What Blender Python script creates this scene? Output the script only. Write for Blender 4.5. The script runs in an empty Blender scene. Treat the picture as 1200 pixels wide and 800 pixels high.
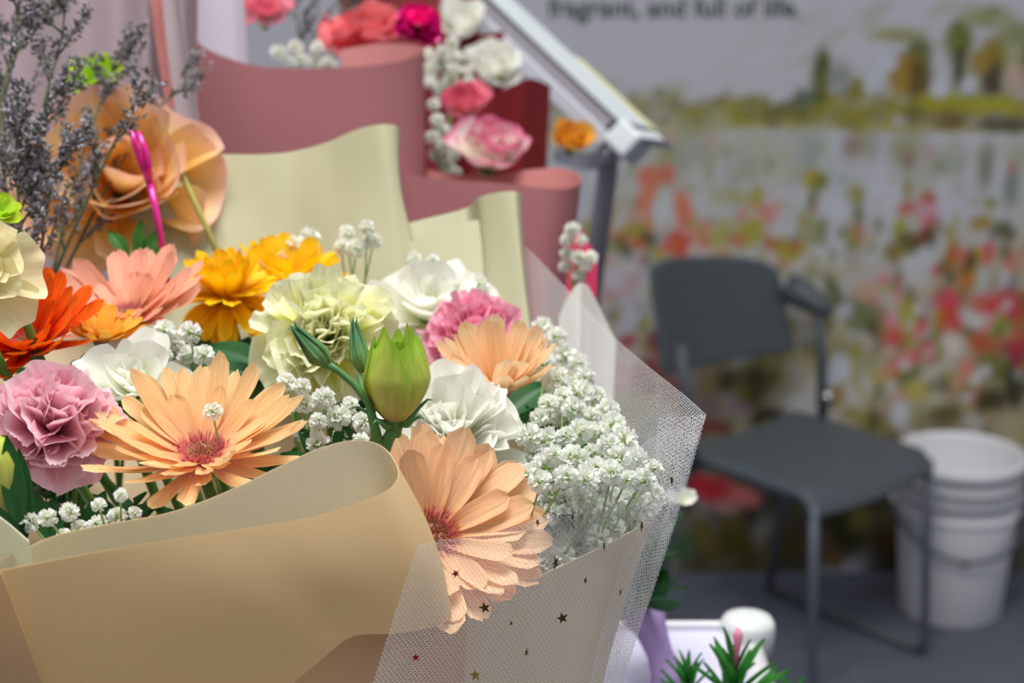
import bpy, bmesh, math, random
import numpy as np
from mathutils import Vector, Matrix, Quaternion, Euler, noise

R = math.radians
rng = random.Random(7)
scene = bpy.context.scene
COL = scene.collection

# ------------------------------------------------------------------ camera, light, exposure
PITCH = R(16); CAM_H = 1.58; FPX = 2000.0
cam = bpy.data.cameras.new('camera'); cam_o = bpy.data.objects.new('camera', cam); COL.objects.link(cam_o)
cam_o.location = (0, 0, CAM_H); cam_o.rotation_euler = (math.pi/2 - PITCH, 0, 0)
cam.sensor_width = 36; cam.lens = 60; cam.clip_start = .02
cam.dof.use_dof = True; cam.dof.focus_distance = 0.745; cam.dof.aperture_fstop = 8.2; cam.dof.aperture_blades = 7
scene.camera = cam_o
w = bpy.data.worlds.new('hall_light'); scene.world = w; w.use_nodes = True
wn = w.node_tree.nodes; wl = w.node_tree.links       # a large hall: bright ceiling above, dim stands around, dark floor
wt = wn.new('ShaderNodeTexCoord'); wsep = wn.new('ShaderNodeSeparateXYZ'); wr = wn.new('ShaderNodeValToRGB')
wmr = wn.new('ShaderNodeMapRange'); wmr.inputs['From Min'].default_value = -1; wl.new(wt.outputs['Generated'], wsep.inputs[0]); wl.new(wsep.outputs[2], wmr.inputs[0]); wl.new(wmr.outputs[0], wr.inputs[0])
we = wr.color_ramp.elements; we[0].position = .40; we[0].color = (.07, .07, .075, 1); we[1].position = 1; we[1].color = (.80, .82, .86, 1)
e_ = we.new(.52); e_.color = (.21, .213, .225, 1); e_ = we.new(.72); e_.color = (.5, .51, .54, 1)
wl.new(wr.outputs[0], wn['Background'].inputs[0]); wn['Background'].inputs[1].default_value = 1.0
def area(name, loc, target, size, power, color):
    l = bpy.data.lights.new(name, 'AREA'); l.shape = 'RECTANGLE'; l.size, l.size_y = size; l.energy = power; l.color = color
    o = bpy.data.objects.new(name, l); COL.objects.link(o); o.location = loc
    o.rotation_euler = (Vector(target) - Vector(loc)).to_track_quat('-Z', 'Y').to_euler(); return o
area('ceiling_lamp', (-.1, .95, 3.2), (-.1, .9, 1.2), (1.2, .9), 56, (1, .985, .94))
scene.view_settings.view_transform = 'Standard'; scene.view_settings.look = 'None'
scene.view_settings.exposure = 0; scene.view_settings.gamma = 1
scene.cycles.transparent_max_bounces = 16; scene.cycles.max_bounces = 8

# ------------------------------------------------------------------ helpers
CP, SP = math.cos(PITCH), math.sin(PITCH)
def P(px, py, d):
    """a point seen at a place of the photograph, at a distance d along the view axis"""
    x = (px-600)/FPX*d; y = (400-py)/FPX*d
    return Vector((x, d*CP + y*SP, CAM_H - d*SP + y*CP))
def on_z(px, py, z):
    r = P(px, py, 1) - Vector((0, 0, CAM_H)); return r*((z-CAM_H)/r.z) + Vector((0, 0, CAM_H))
def on_y(px, py, Y):
    r = P(px, py, 1) - Vector((0, 0, CAM_H)); return r*(Y/r.y) + Vector((0, 0, CAM_H))
def PN(a, b, c):
    """direction: a to the picture's side, b up, c towards the camera"""
    return (Vector((1, 0, 0))*a + Vector((0, 0, 1))*b + Vector((0, -1, 0))*c).normalized()
def lin(h):
    if isinstance(h, str): h = [int(h[i:i+2], 16) for i in (0, 2, 4)]
    return tuple(((c/255)/12.92 if c/255 <= .04045 else ((c/255+.055)/1.055)**2.4) for c in h)
def add(name, mesh, mats, parent=None, loc=None, rot=None, scale=None):
    o = bpy.data.objects.new(name, mesh); COL.objects.link(o)
    if mats is not None:
        for m in (mats if isinstance(mats, (list, tuple)) else [mats]):
            if len(o.data.materials) < (len(mats) if isinstance(mats, (list, tuple)) else 1): o.data.materials.append(m)
    if parent is not None: o.parent = parent
    if loc is not None: o.location = loc
    if rot is not None: o.rotation_euler = rot
    if scale is not None: o.scale = scale if not isinstance(scale, (int, float)) else (scale,)*3
    return o
def tag(o, label, cat, group=None, kind=None):
    if label: o['label'] = label
    if cat: o['category'] = cat
    if group: o['group'] = group
    if kind: o['kind'] = kind
    return o
def thing(name, label, cat, loc=(0, 0, 0), normal=None, spin=0, group=None):
    o = bpy.data.objects.new(name, None); COL.objects.link(o); o.empty_display_size = .01
    o.location = loc
    if normal is not None:
        q = Vector(normal).to_track_quat('Z', 'Y') @ Quaternion((0, 0, 1), spin)
        o.rotation_euler = q.to_euler()
    return tag(o, label, cat, group)
def world_of(o):
    return Matrix.Translation(o.location) @ o.rotation_euler.to_matrix().to_4x4() @ Matrix.Diagonal((*o.scale, 1))
def pyd(name, v, f, smooth=True, uv=None):
    m = bpy.data.meshes.new(name); m.from_pydata([tuple(x) for x in v], [], f)
    if smooth: m.polygons.foreach_set('use_smooth', [True]*len(m.polygons))
    if uv is not None:
        l = m.uv_layers.new(name='UVMap'); idx = np.empty(len(m.loops), int); m.loops.foreach_get('vertex_index', idx)
        l.data.foreach_set('uv', np.asarray(uv, float)[idx].ravel())
    m.update(); return m
def grid(name, nu, nv, fn, smooth=True):
    v, uv, f = [], [], []
    for i in range(nu+1):
        for j in range(nv+1):
            a, b = i/nu, j/nv; v.append(fn(a, b)); uv.append((a, b))
    for i in range(nu):
        for j in range(nv):
            k = i*(nv+1)+j; f.append((k, k+nv+1, k+nv+2, k+1))
    return pyd(name, v, f, smooth, uv)
class MB:
    """collects simple shapes into one mesh"""
    def __init__(s): s.v, s.f, s.uv = [], [], []
    def _add(s, v, f, uv=None):
        n = len(s.v); s.v += [tuple(x) for x in v]; s.f += [tuple(i+n for i in q) for q in f]
        s.uv += list(uv) if uv is not None else [(0.5, 0.5)]*len(v)
    def tube(s, pts, r, n=8, cap=True):
        pts = [Vector(p) for p in pts]; rs = r if isinstance(r, (list, tuple)) else [r]*len(pts)
        v, f, uv = [], [], []; up = None
        for i, p in enumerate(pts):
            t = (pts[min(i+1, len(pts)-1)] - pts[max(i-1, 0)]).normalized()
            if up is None: up = t.orthogonal().normalized()
            up = (up - t*up.dot(t)); up = up.normalized() if up.length > 1e-6 else t.orthogonal().normalized()
            b = t.cross(up)
            for k in range(n):
                a = 2*math.pi*k/n; v.append(p + (up*math.cos(a) + b*math.sin(a))*rs[i]); uv.append((i/max(1, len(pts)-1), k/n))
        for i in range(len(pts)-1):
            for k in range(n):
                f.append((i*n+k, i*n+(k+1) % n, (i+1)*n+(k+1) % n, (i+1)*n+k))
        if cap: f.append(tuple(range(n-1, -1, -1))); f.append(tuple((len(pts)-1)*n+k for k in range(n)))
        s._add(v, f, uv)
    def lathe(s, prof, n=32, c=(0, 0, 0)):
        v, f = [], []; c = Vector(c)
        for r, z in prof:
            for k in range(n):
                a = 2*math.pi*k/n; v.append(c + Vector((r*math.cos(a), r*math.sin(a), z)))
        for i in range(len(prof)-1):
            for k in range(n): f.append((i*n+k, i*n+(k+1) % n, (i+1)*n+(k+1) % n, (i+1)*n+k))
        s._add(v, f)
    def box(s, o, ax, ay, az):
        o, ax, ay, az = map(Vector, (o, ax, ay, az))
        v = [o+ax*i+ay*j+az*k for k in (0, 1) for j in (0, 1) for i in (0, 1)]
        s._add(v, [(0, 2, 3, 1), (4, 5, 7, 6), (0, 1, 5, 4), (2, 6, 7, 3), (0, 4, 6, 2), (1, 3, 7, 5)])
    def mesh(s, name, smooth=True): return pyd(name, s.v, s.f, smooth, s.uv)
def catmull(pts, n, even=False):
    p = np.array([tuple(x) for x in pts], float); m = len(p)
    d = np.r_[0, np.cumsum(np.maximum(1e-9, np.linalg.norm(np.diff(p, axis=0), axis=1))**.5)]; d /= d[-1]
    if even: d = np.linspace(0, 1, m)
    # parametric cubic Hermite with finite-difference tangents
    tan = np.zeros_like(p)
    for i in range(m):
        a, b = max(0, i-1), min(m-1, i+1); tan[i] = (p[b]-p[a])/(d[b]-d[a])
    out = []
    for t in np.linspace(0, 1, n):
        k = min(m-2, max(0, np.searchsorted(d, t, 'right')-1)); h = d[k+1]-d[k]; s_ = (t-d[k])/h
        h00 = 2*s_**3-3*s_**2+1; h10 = s_**3-2*s_**2+s_; h01 = -2*s_**3+3*s_**2; h11 = s_**3-s_**2
        out.append(h00*p[k]+h10*h*tan[k]+h01*p[k+1]+h11*h*tan[k+1])
    return np.array(out)
def bevelled(o, wd=.003, seg=2):
    m = o.modifiers.new('bevel', 'BEVEL'); m.width = wd; m.segments = seg; m.limit_method = 'ANGLE'; return o

# ------------------------------------------------------------------ materials
def mat_base(name):
    m = bpy.data.materials.new(name); m.use_nodes = True; nt = m.node_tree; nt.nodes.clear()
    return m, nt, nt.nodes.new('ShaderNodeOutputMaterial')
def ramp_node(nt, stops):
    r = nt.nodes.new('ShaderNodeValToRGB'); e = r.color_ramp.elements
    while len(e) < len(stops): e.new(.5)
    for k, (p, c) in enumerate(stops): e[k].position = p; e[k].color = (*lin(c), 1)
    return r
def soft_mat(name, stops, streak=.12, streak_scale=(3, 45), transl=.3, rough=.55, spec=.25, axis=0, mott=0.0):
    """petals and leaves: colour along the petal, fine streaks, some light through it"""
    m, nt, out = mat_base(name); N = nt.nodes.new; L = nt.links.new
    uv = N('ShaderNodeUVMap'); sep = N('ShaderNodeSeparateXYZ'); L(uv.outputs[0], sep.inputs[0])
    r = ramp_node(nt, stops); L(sep.outputs[axis], r.inputs[0])
    mp = N('ShaderNodeMapping'); mp.inputs['Scale'].default_value = (*streak_scale, 1); L(uv.outputs[0], mp.inputs[0])
    oi = N('ShaderNodeObjectInfo'); L(oi.outputs['Random'], mp.inputs['Location'])
    nz = N('ShaderNodeTexNoise'); nz.inputs['Scale'].default_value = 1; nz.inputs['Detail'].default_value = 3; L(mp.outputs[0], nz.inputs['Vector'])
    mr = N('ShaderNodeMapRange'); mr.inputs['To Min'].default_value = 1-streak*1.6; mr.inputs['To Max'].default_value = 1+streak*1.2
    mr.inputs['From Min'].default_value = .3; mr.inputs['From Max'].default_value = .7; L(nz.outputs[0], mr.inputs[0])
    # each copy a little lighter or darker
    mr2 = N('ShaderNodeMapRange'); mr2.inputs['To Min'].default_value = .92; mr2.inputs['To Max'].default_value = 1.05; L(oi.outputs['Random'], mr2.inputs[0])
    mu = N('ShaderNodeMath'); mu.operation = 'MULTIPLY'; L(mr.outputs[0], mu.inputs[0]); L(mr2.outputs[0], mu.inputs[1])
    hs = N('ShaderNodeHueSaturation'); L(r.outputs[0], hs.inputs['Color']); L(mu.outputs[0], hs.inputs['Value'])
    pb = N('ShaderNodeBsdfPrincipled'); L(hs.outputs[0], pb.inputs['Base Color'])
    pb.inputs['Roughness'].default_value = rough; pb.inputs['Specular IOR Level'].default_value = spec
    tr = N('ShaderNodeBsdfTranslucent'); L(hs.outputs[0], tr.inputs[0])
    mx = N('ShaderNodeMixShader'); mx.inputs[0].default_value = transl; L(pb.outputs[0], mx.inputs[1]); L(tr.outputs[0], mx.inputs[2])
    L(mx.outputs[0], out.inputs[0]); return m
def paper_mat(name, c, transl=.3, rough=.5, spec=.3, grain=.03):
    m, nt, out = mat_base(name); N = nt.nodes.new; L = nt.links.new
    tc = N('ShaderNodeTexCoord'); nz = N('ShaderNodeTexNoise'); nz.inputs['Scale'].default_value = 900; nz.inputs['Detail'].default_value = 2
    L(tc.outputs['Object'], nz.inputs['Vector'])
    mr = N('ShaderNodeMapRange'); mr.inputs['To Min'].default_value = 1-grain; mr.inputs['To Max'].default_value = 1+grain; L(nz.outputs[0], mr.inputs[0])
    hs = N('ShaderNodeHueSaturation'); hs.inputs['Color'].default_value = (*lin(c), 1); L(mr.outputs[0], hs.inputs['Value'])
    pb = N('ShaderNodeBsdfPrincipled'); L(hs.outputs[0], pb.inputs['Base Color']); pb.inputs['Roughness'].default_value = rough
    pb.inputs['Specular IOR Level'].default_value = spec
    tr = N('ShaderNodeBsdfTranslucent'); L(hs.outputs[0], tr.inputs[0])
    mx = N('ShaderNodeMixShader'); mx.inputs[0].default_value = transl; L(pb.outputs[0], mx.inputs[1]); L(tr.outputs[0], mx.inputs[2])
    L(mx.outputs[0], out.inputs[0]); return m
def plain(name, c, rough=.5, metal=0, spec=.4, noise_amt=.05, scale=60, bump=0):
    m, nt, out = mat_base(name); N = nt.nodes.new; L = nt.links.new
    tc = N('ShaderNodeTexCoord'); nz = N('ShaderNodeTexNoise'); nz.inputs['Scale'].default_value = scale; nz.inputs['Detail'].default_value = 4
    L(tc.outputs['Object'], nz.inputs['Vector'])
    mr = N('ShaderNodeMapRange'); mr.inputs['To Min'].default_value = 1-noise_amt; mr.inputs['To Max'].default_value = 1+noise_amt; L(nz.outputs[0], mr.inputs[0])
    hs = N('ShaderNodeHueSaturation'); hs.inputs['Color'].default_value = (*lin(c), 1); L(mr.outputs[0], hs.inputs['Value'])
    pb = N('ShaderNodeBsdfPrincipled'); L(hs.outputs[0], pb.inputs['Base Color']); pb.inputs['Roughness'].default_value = rough
    pb.inputs['Metallic'].default_value = metal; pb.inputs['Specular IOR Level'].default_value = spec
    if bump:
        bp = N('ShaderNodeBump'); bp.inputs['Strength'].default_value = bump; L(nz.outputs[0], bp.inputs['Height']); L(bp.outputs[0], pb.inputs['Normal'])
    L(pb.outputs[0], out.inputs[0]); return m

M = {}
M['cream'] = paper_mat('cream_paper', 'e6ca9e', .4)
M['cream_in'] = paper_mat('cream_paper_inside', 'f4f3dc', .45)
M['tan'] = paper_mat('tan_paper', 'e2cfae', .25)
M['kraft'] = paper_mat('kraft_paper', 'd0aa84', .25)
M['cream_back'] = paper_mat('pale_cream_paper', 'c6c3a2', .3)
M['white_tissue'] = paper_mat('white_tissue', 'f2f0ea', .4)
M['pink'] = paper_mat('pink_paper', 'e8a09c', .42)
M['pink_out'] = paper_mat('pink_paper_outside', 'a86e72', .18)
M['mauve'] = paper_mat('mauve_paper', 'b9a6ac', .35)
M['mauve_pale'] = paper_mat('pale_mauve_paper', 'c4b4ba', .35)
M['lilac_tissue'] = paper_mat('lilac_tissue', 'd6d0dc', .35)
M['dark_red'] = paper_mat('dark_red_paper', '6a0610', .05)
M['lavender'] = paper_mat('lavender_paper', 'a48cc0', .2)
M['stem'] = soft_mat('stem_green', [(0, '5f8a3a'), (1, '3f6b34')], .1, transl=0)
M['dark_stem'] = soft_mat('dark_stem_green', [(0, '5a8a4c'), (1, '4a7a46')], .1, transl=0)
M['leaf'] = soft_mat('leaf_green', [(0, '3b6d2c'), (.6, '47802f'), (1, '3d742c')], .15, transl=.2, rough=.4)
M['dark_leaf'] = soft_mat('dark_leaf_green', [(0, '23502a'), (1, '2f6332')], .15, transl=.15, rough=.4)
M['peach'] = soft_mat('peach_petal', [(0, 'ee9c88'), (.22, 'f6bb8c'), (.6, 'f8c98c'), (1, 'fad49c')], .10, (1.2, 14), .35)
M['peach_pink'] = soft_mat('pink_peach_petal', [(0, 'f4b880'), (.4, 'f7c898'), (1, 'fad0a6')], .10, (1.2, 14), .35)
M['peach_light'] = soft_mat('light_peach_petal', [(0, 'f0b070'), (.4, 'f7cd9c'), (1, 'fadcb4')], .10, (1.2, 14), .35)
M['pink_apricot'] = soft_mat('pink_apricot_petal', [(0, 'e59a55'), (.3, 'f2b08c'), (1, 'fbbda6')], .10, (1.2, 14), .35)
M['orange'] = soft_mat('orange_petal', [(0, 'd83a08'), (.5, 'f2560c'), (1, 'fb7a1c')], .14, (1.2, 12), .35)
M['yellow'] = soft_mat('yellow_petal', [(0, 'eeb208'), (.5, 'fcc80c'), (1, 'ffd420')], .10, (1.2, 12), .35)
M['golden'] = soft_mat('golden_petal', [(0, 'e8900c'), (.5, 'f4b030'), (1, 'f6c457')], .1, (1.2, 12), .35)
M['disc'] = soft_mat('disc_floret', [(0, '8b4a3a'), (.5, 'c98a70'), (1, 'e2b896')], .2, transl=.1)
M['disc_pink'] = soft_mat('pink_disc_floret', [(0, 'dc6f80'), (1, 'f8a8ac')], .2, transl=.2)
M['lis'] = soft_mat('pale_green_petal', [(0, 'e2ec3c'), (.45, 'eef280'), (.75, 'faf9cc'), (1, 'f8f8dc')], .05, (2, 20), .4)
M['white_petal'] = soft_mat('white_petal', [(0, 'e6ecb4'), (.4, 'f6f7e6'), (1, 'fbfbf6')], .03, (2, 18), .4)
M['carn'] = soft_mat('pink_carnation_petal', [(0, 'fb9cb0'), (.5, 'ffbcce'), (1, 'ffdce4')], .07, (2, 18), .35)
M['carn_hot'] = soft_mat('rose_carnation_petal', [(0, 'f484a6'), (.5, 'fba2c0'), (1, 'fdbcd2')], .07, (2, 18), .35)
M['cream_petal'] = soft_mat('cream_petal', [(0, 'd6e070'), (.3, 'f0eab0'), (1, 'f8eec2')], .05, (2, 18), .4)
M['orange_rose'] = soft_mat('apricot_rose_petal', [(0, 'eea234'), (.45, 'f5c05a'), (.78, 'f7d094'), (1, 'f5c2b0')], .06, (2, 14), .4)
M['lime'] = soft_mat('lime_petal', [(0, 'a4cc2c'), (1, 'c2e23c')], .06, (2, 14), .4)
M['bud'] = soft_mat('green_bud', [(0, 'd2b878'), (.18, 'd4d474'), (.55, 'd6de66'), (.85, 'cbe45c'), (1, 'b0dc48')], .09, (3, 16), .3, rough=.4)
M['small_bud'] = soft_mat('small_bud_green', [(0, '7fa05a'), (.5, '4f7f50'), (1, '3f6f4a')], .1, transl=.1)
M['gyp'] = soft_mat('white_floret', [(0, 'c4d8a0'), (.25, 'e6efd2'), (.5, 'f9faf4'), (1, 'fdfdfa')], .02, (2, 6), .35)
M['gyp_stem'] = soft_mat('floret_stem', [(0, '8bb05a'), (1, 'a7c47c')], .05, transl=.1)
M['statice'] = soft_mat('statice_floret', [(0, '66685a'), (.4, '8f8a90'), (.75, 'aeaab6'), (1, 'e2e0ea')], .2, (2, 6), .2)
M['statice_stem'] = soft_mat('statice_stem', [(0, '5c6448'), (1, '666e52')], .1, transl=0)
M['magenta'] = plain('magenta_plastic', 'ee1f94', .15, .35, .8)
M['rose_white'] = soft_mat('white_rose_pink_edge', [(0, 'f2ead8'), (.7, 'f6ece2'), (.9, 'f6bccb'), (1, 'ec5f9a')], .05, (2, 14), .35)
M['rose_pink'] = soft_mat('pink_rose', [(0, 'f2d4cc'), (.6, 'f2acb4'), (1, 'ee7090')], .05, (2, 14), .35)
M['salmon'] = soft_mat('salmon_petal', [(0, 'e86a72'), (1, 'f48a8e')], .08, (2, 14), .35)
M['net'] = paper_mat('white_net_thread', 'ffffff', .35, .4, .4, .0)
M['hem'] = None
M['star_bronze'] = plain('bronze_foil', '77663c', .25, .8, .6)
M['star_gold'] = plain('gold_foil', 'c8b458', .25, .8, .6)
M['star_red'] = plain('red_foil', 'c01420', .3, .6, .6)
M['chair'] = plain('charcoal_plastic', '4c5459', .45, 0, .45, .03, 200, .02)
M['chair_metal'] = plain('grey_metal_tube', '5d6270', .4, .3, .5)
M['chrome'] = plain('chrome', 'd8dade', .12, 1, .5)
M['bucket'] = plain('white_plastic', 'e8e8ec', .35, 0, .5, .02)
M['bail'] = plain('grey_bail', '5c616c', .4, .2, .4)
M['cap'] = plain('off_white_plastic', 'cfd4d4', .35)
M['table'] = plain('white_laminate', 'cfcde6', .4, 0, .4, .02)
M['carpet'] = plain('grey_carpet', '5d626e', .95, 0, .1, .28, 14, .2)
M['alu'] = plain('brushed_aluminium', 'a9aab4', .45, .3, .5)
M['board_face'] = plain('white_board', 'c9d0d4', .4, 0, .4, .02)
M['board_side'] = plain('grey_channel', '8a868e', .5, .2, .4)
M['ink'] = plain('dark_green_ink', '56685e', .7, 0, .2)

# ------------------------------------------------------------------ the setting
def struct(name, mesh, mat, parent=None):
    o = add(name, mesh, mat, parent); o['kind'] = 'structure'; return o
WY = 3.6
floor = struct('floor', grid('floor', 24, 16, lambda a, b: (-4+8*a, -1.2+(WY+1.2)*b, 0.0)), M['carpet'])

# the printed backdrop: a flat print whose dabs of paint are colours of the wall's own skin
CX0, CX1, CZ0, CZ1, STEP = -1.9, 2.1, 0.0, 2.4, .0085
nx, nz_ = int((CX1-CX0)/STEP)+1, int((CZ1-CZ0)/STEP)+1
gx, gz = np.meshgrid(np.linspace(CX0, CX1, nx), np.linspace(CZ0, CZ1, nz_))
ILL = .55
def seen(c): return np.clip(np.array(lin(c))/ILL, 0, .92)
canvas = np.zeros((nz_, nx, 3)); canvas[:] = seen((150, 150, 157))
prng = np.random.RandomState(3)
def wpt(px, py): p = on_y(px, py, WY); return p.x, p.z
PXM = 1/550.0                                       # metres of wall for one pixel
def dab(px, py, rx, ry, c, al=.85, ang=0, soft=.6):
    x, z = wpt(px, py); rx, ry = rx*PXM, ry*PXM; m = max(rx, ry)*1.6
    i0, i1 = np.searchsorted(gx[0], [x-m, x+m]); j0, j1 = np.searchsorted(gz[:, 0], [z-m, z+m])
    if i1 <= i0 or j1 <= j0: return
    X = gx[j0:j1, i0:i1]-x; Z = gz[j0:j1, i0:i1]-z; ca, sa = math.cos(ang), math.sin(ang)
    q = np.sqrt(((X*ca+Z*sa)/rx)**2 + ((-X*sa+Z*ca)/ry)**2)
    k = np.clip((1+soft-q)/(2*soft), 0, 1); k = (k*k*(3-2*k)*al)[..., None]
    s_ = canvas[j0:j1, i0:i1]; s_[:] = s_*(1-k)+seen(c)*k
def scatter(n, x0, x1, y0, y1, cols, r0, r1, asp=(.6, 1.6), al=(.5, .9)):
    for _ in range(n):
        r = prng.uniform(r0, r1); a = prng.uniform(*asp)
        dab(prng.uniform(x0, x1), prng.uniform(y0, y1), r, r*a, cols[prng.randint(len(cols))], prng.uniform(*al), prng.uniform(-.6, .6))
XL, XR = -420, 1640
# lake with reflections, meadow, dark foot
scatter(140, XL, XR, 160, 330, [(146, 148, 154), (152, 154, 160), (140, 144, 146), (148, 147, 142)], 20, 45)
scatter(110, XL, XR, 148, 215, [(120, 122, 98), (128, 128, 104), (105, 112, 98), (140, 138, 120)], 8, 16, (1.2, 3.0), (.3, .7))
scatter(220, XL, XR, 300, 470, [(140, 136, 122), (150, 146, 128), (128, 124, 96), (150, 150, 150), (136, 120, 100)], 14, 36)
scatter(260, XL, XR, 420, 560, [(130, 122, 88), (140, 134, 110), (112, 108, 62), (148, 146, 140), (110, 90, 70)], 14, 34)
scatter(360, XL, XR, 545, 700, [(42, 40, 22), (54, 50, 22), (62, 52, 26), (34, 34, 24), (70, 62, 34)], 12, 34, (.8, 2.2), (.6, .95))
scatter(900, XL, XR, 300, 560, [(128, 122, 78), (146, 142, 120), (104, 102, 50), (150, 150, 152), (84, 84, 48), (140, 116, 96), (120, 112, 44), (152, 142, 138), (96, 88, 60)], 5, 13, (.7, 1.8), (.35, .8))
scatter(300, XL, XR, 160, 320, [(140, 140, 128), (150, 150, 156), (130, 132, 108), (156, 158, 168)], 6, 14, (.8, 2.4), (.25, .6))
scatter(260, 1020, XR, 330, 470, [(160, 56, 76), (84, 88, 44), (70, 62, 34), (150, 150, 152), (130, 116, 44), (150, 70, 60), (100, 96, 50)], 6, 13, (.7, 1.6), (.4, .85))
# hills and the far bank
for x in range(780, XR, 34):
    top = 150 - min(150, max(0, (x-780)*.28)); 
    for k in range(5): dab(x+prng.uniform(-20, 20), prng.uniform(top+10, 130), prng.uniform(14, 34), prng.uniform(5, 11), [(134, 134, 114), (128, 128, 98), (140, 140, 132), (116, 116, 80)][prng.randint(4)], .75, .45)
for x in range(XL, 800, 40):
    for k in range(2): dab(x, prng.uniform(100, 135), 26, 9, (128, 128, 110), .5, .2)
for x in range(XL, XR, 13):
    dab(x+prng.uniform(-5, 5), 132+prng.uniform(-11, 9), 15, 11, [(112, 106, 34), (96, 92, 36), (122, 112, 40), (84, 84, 52), (106, 98, 60)][prng.randint(5)], .85 if x > 850 else .35)
for x in range(860, XR, 17): dab(x, 146+(x-860)*.02, 20, 4, (128, 124, 74), .8)
TREES = [(962, 92, 10, 34, (78, 80, 34)), (964, 75, 7, 14, (70, 74, 40)), (1003, 106, 10, 14, (110, 98, 36)), (938, 116, 16, 11, (72, 80, 66)), (985, 92, 12, 18, (110, 114, 112)),
                        (1076, 66, 14, 22, (72, 78, 34)), (1060, 88, 18, 22, (122, 96, 32)), (1078, 98, 12, 24, (78, 64, 34)), (1124, 48, 15, 22, (84, 92, 34)), (1124, 78, 7, 22, (62, 62, 46)),
                        (1164, 68, 16, 24, (112, 100, 40)), (1162, 92, 11, 22, (62, 54, 44)), (1150, 72, 12, 12, (120, 100, 44)), (1215, 70, 16, 34, (88, 90, 36)), (1192, 92, 12, 14, (150, 128, 116)), (1290, 60, 18, 40, (80, 84, 38)), (1370, 70, 22, 36, (104, 92, 36)), (1460, 60, 20, 42, (74, 80, 36)), (1560, 70, 22, 34, (100, 92, 40)),
                        (1112, 142, 20, 10, (92, 78, 48)), (1180, 146, 34, 8, (64, 62, 46)), (1100, 118, 26, 10, (126, 122, 38)), (1160, 122, 30, 9, (130, 126, 40)), (1040, 74, 10, 9, (152, 156, 168)), (1102, 104, 10, 10, (156, 158, 168)), (1135, 100, 8, 9, (156, 158, 168)), (1025, 92, 12, 14, (150, 154, 164)), (916, 108, 14, 10, (148, 150, 158)),
                        (880, 122, 16, 10, (104, 104, 62)), (1160, 20, 24, 12, (112, 118, 84)), (1050, 40, 26, 8, (122, 122, 88)), (1190, 40, 18, 14, (110, 116, 80))]
# reflections
for x, y, rx, ry, c in [(950, 175, 14, 22, (112, 124, 116)), (998, 172, 12, 14, (108, 82, 66)), (1065, 175, 24, 22, (116, 118, 84)), (1064, 188, 8, 12, (112, 80, 70)), (1090, 178, 8, 10, (150, 118, 118)), (1156, 196, 9, 26, (82, 88, 64)), (1108, 192, 20, 14, (120, 128, 120)), (1185, 222, 9, 22, (66, 82, 74)), (1186, 196, 6, 8, (140, 84, 84)), (915, 195, 9, 22, (140, 138, 116)), (832, 168, 9, 12, (140, 116, 104)), (786, 160, 9, 9, (150, 124, 116)), (905, 168, 40, 14, (140, 140, 130))]: dab(x, y, rx, ry, c, .7)
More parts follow.
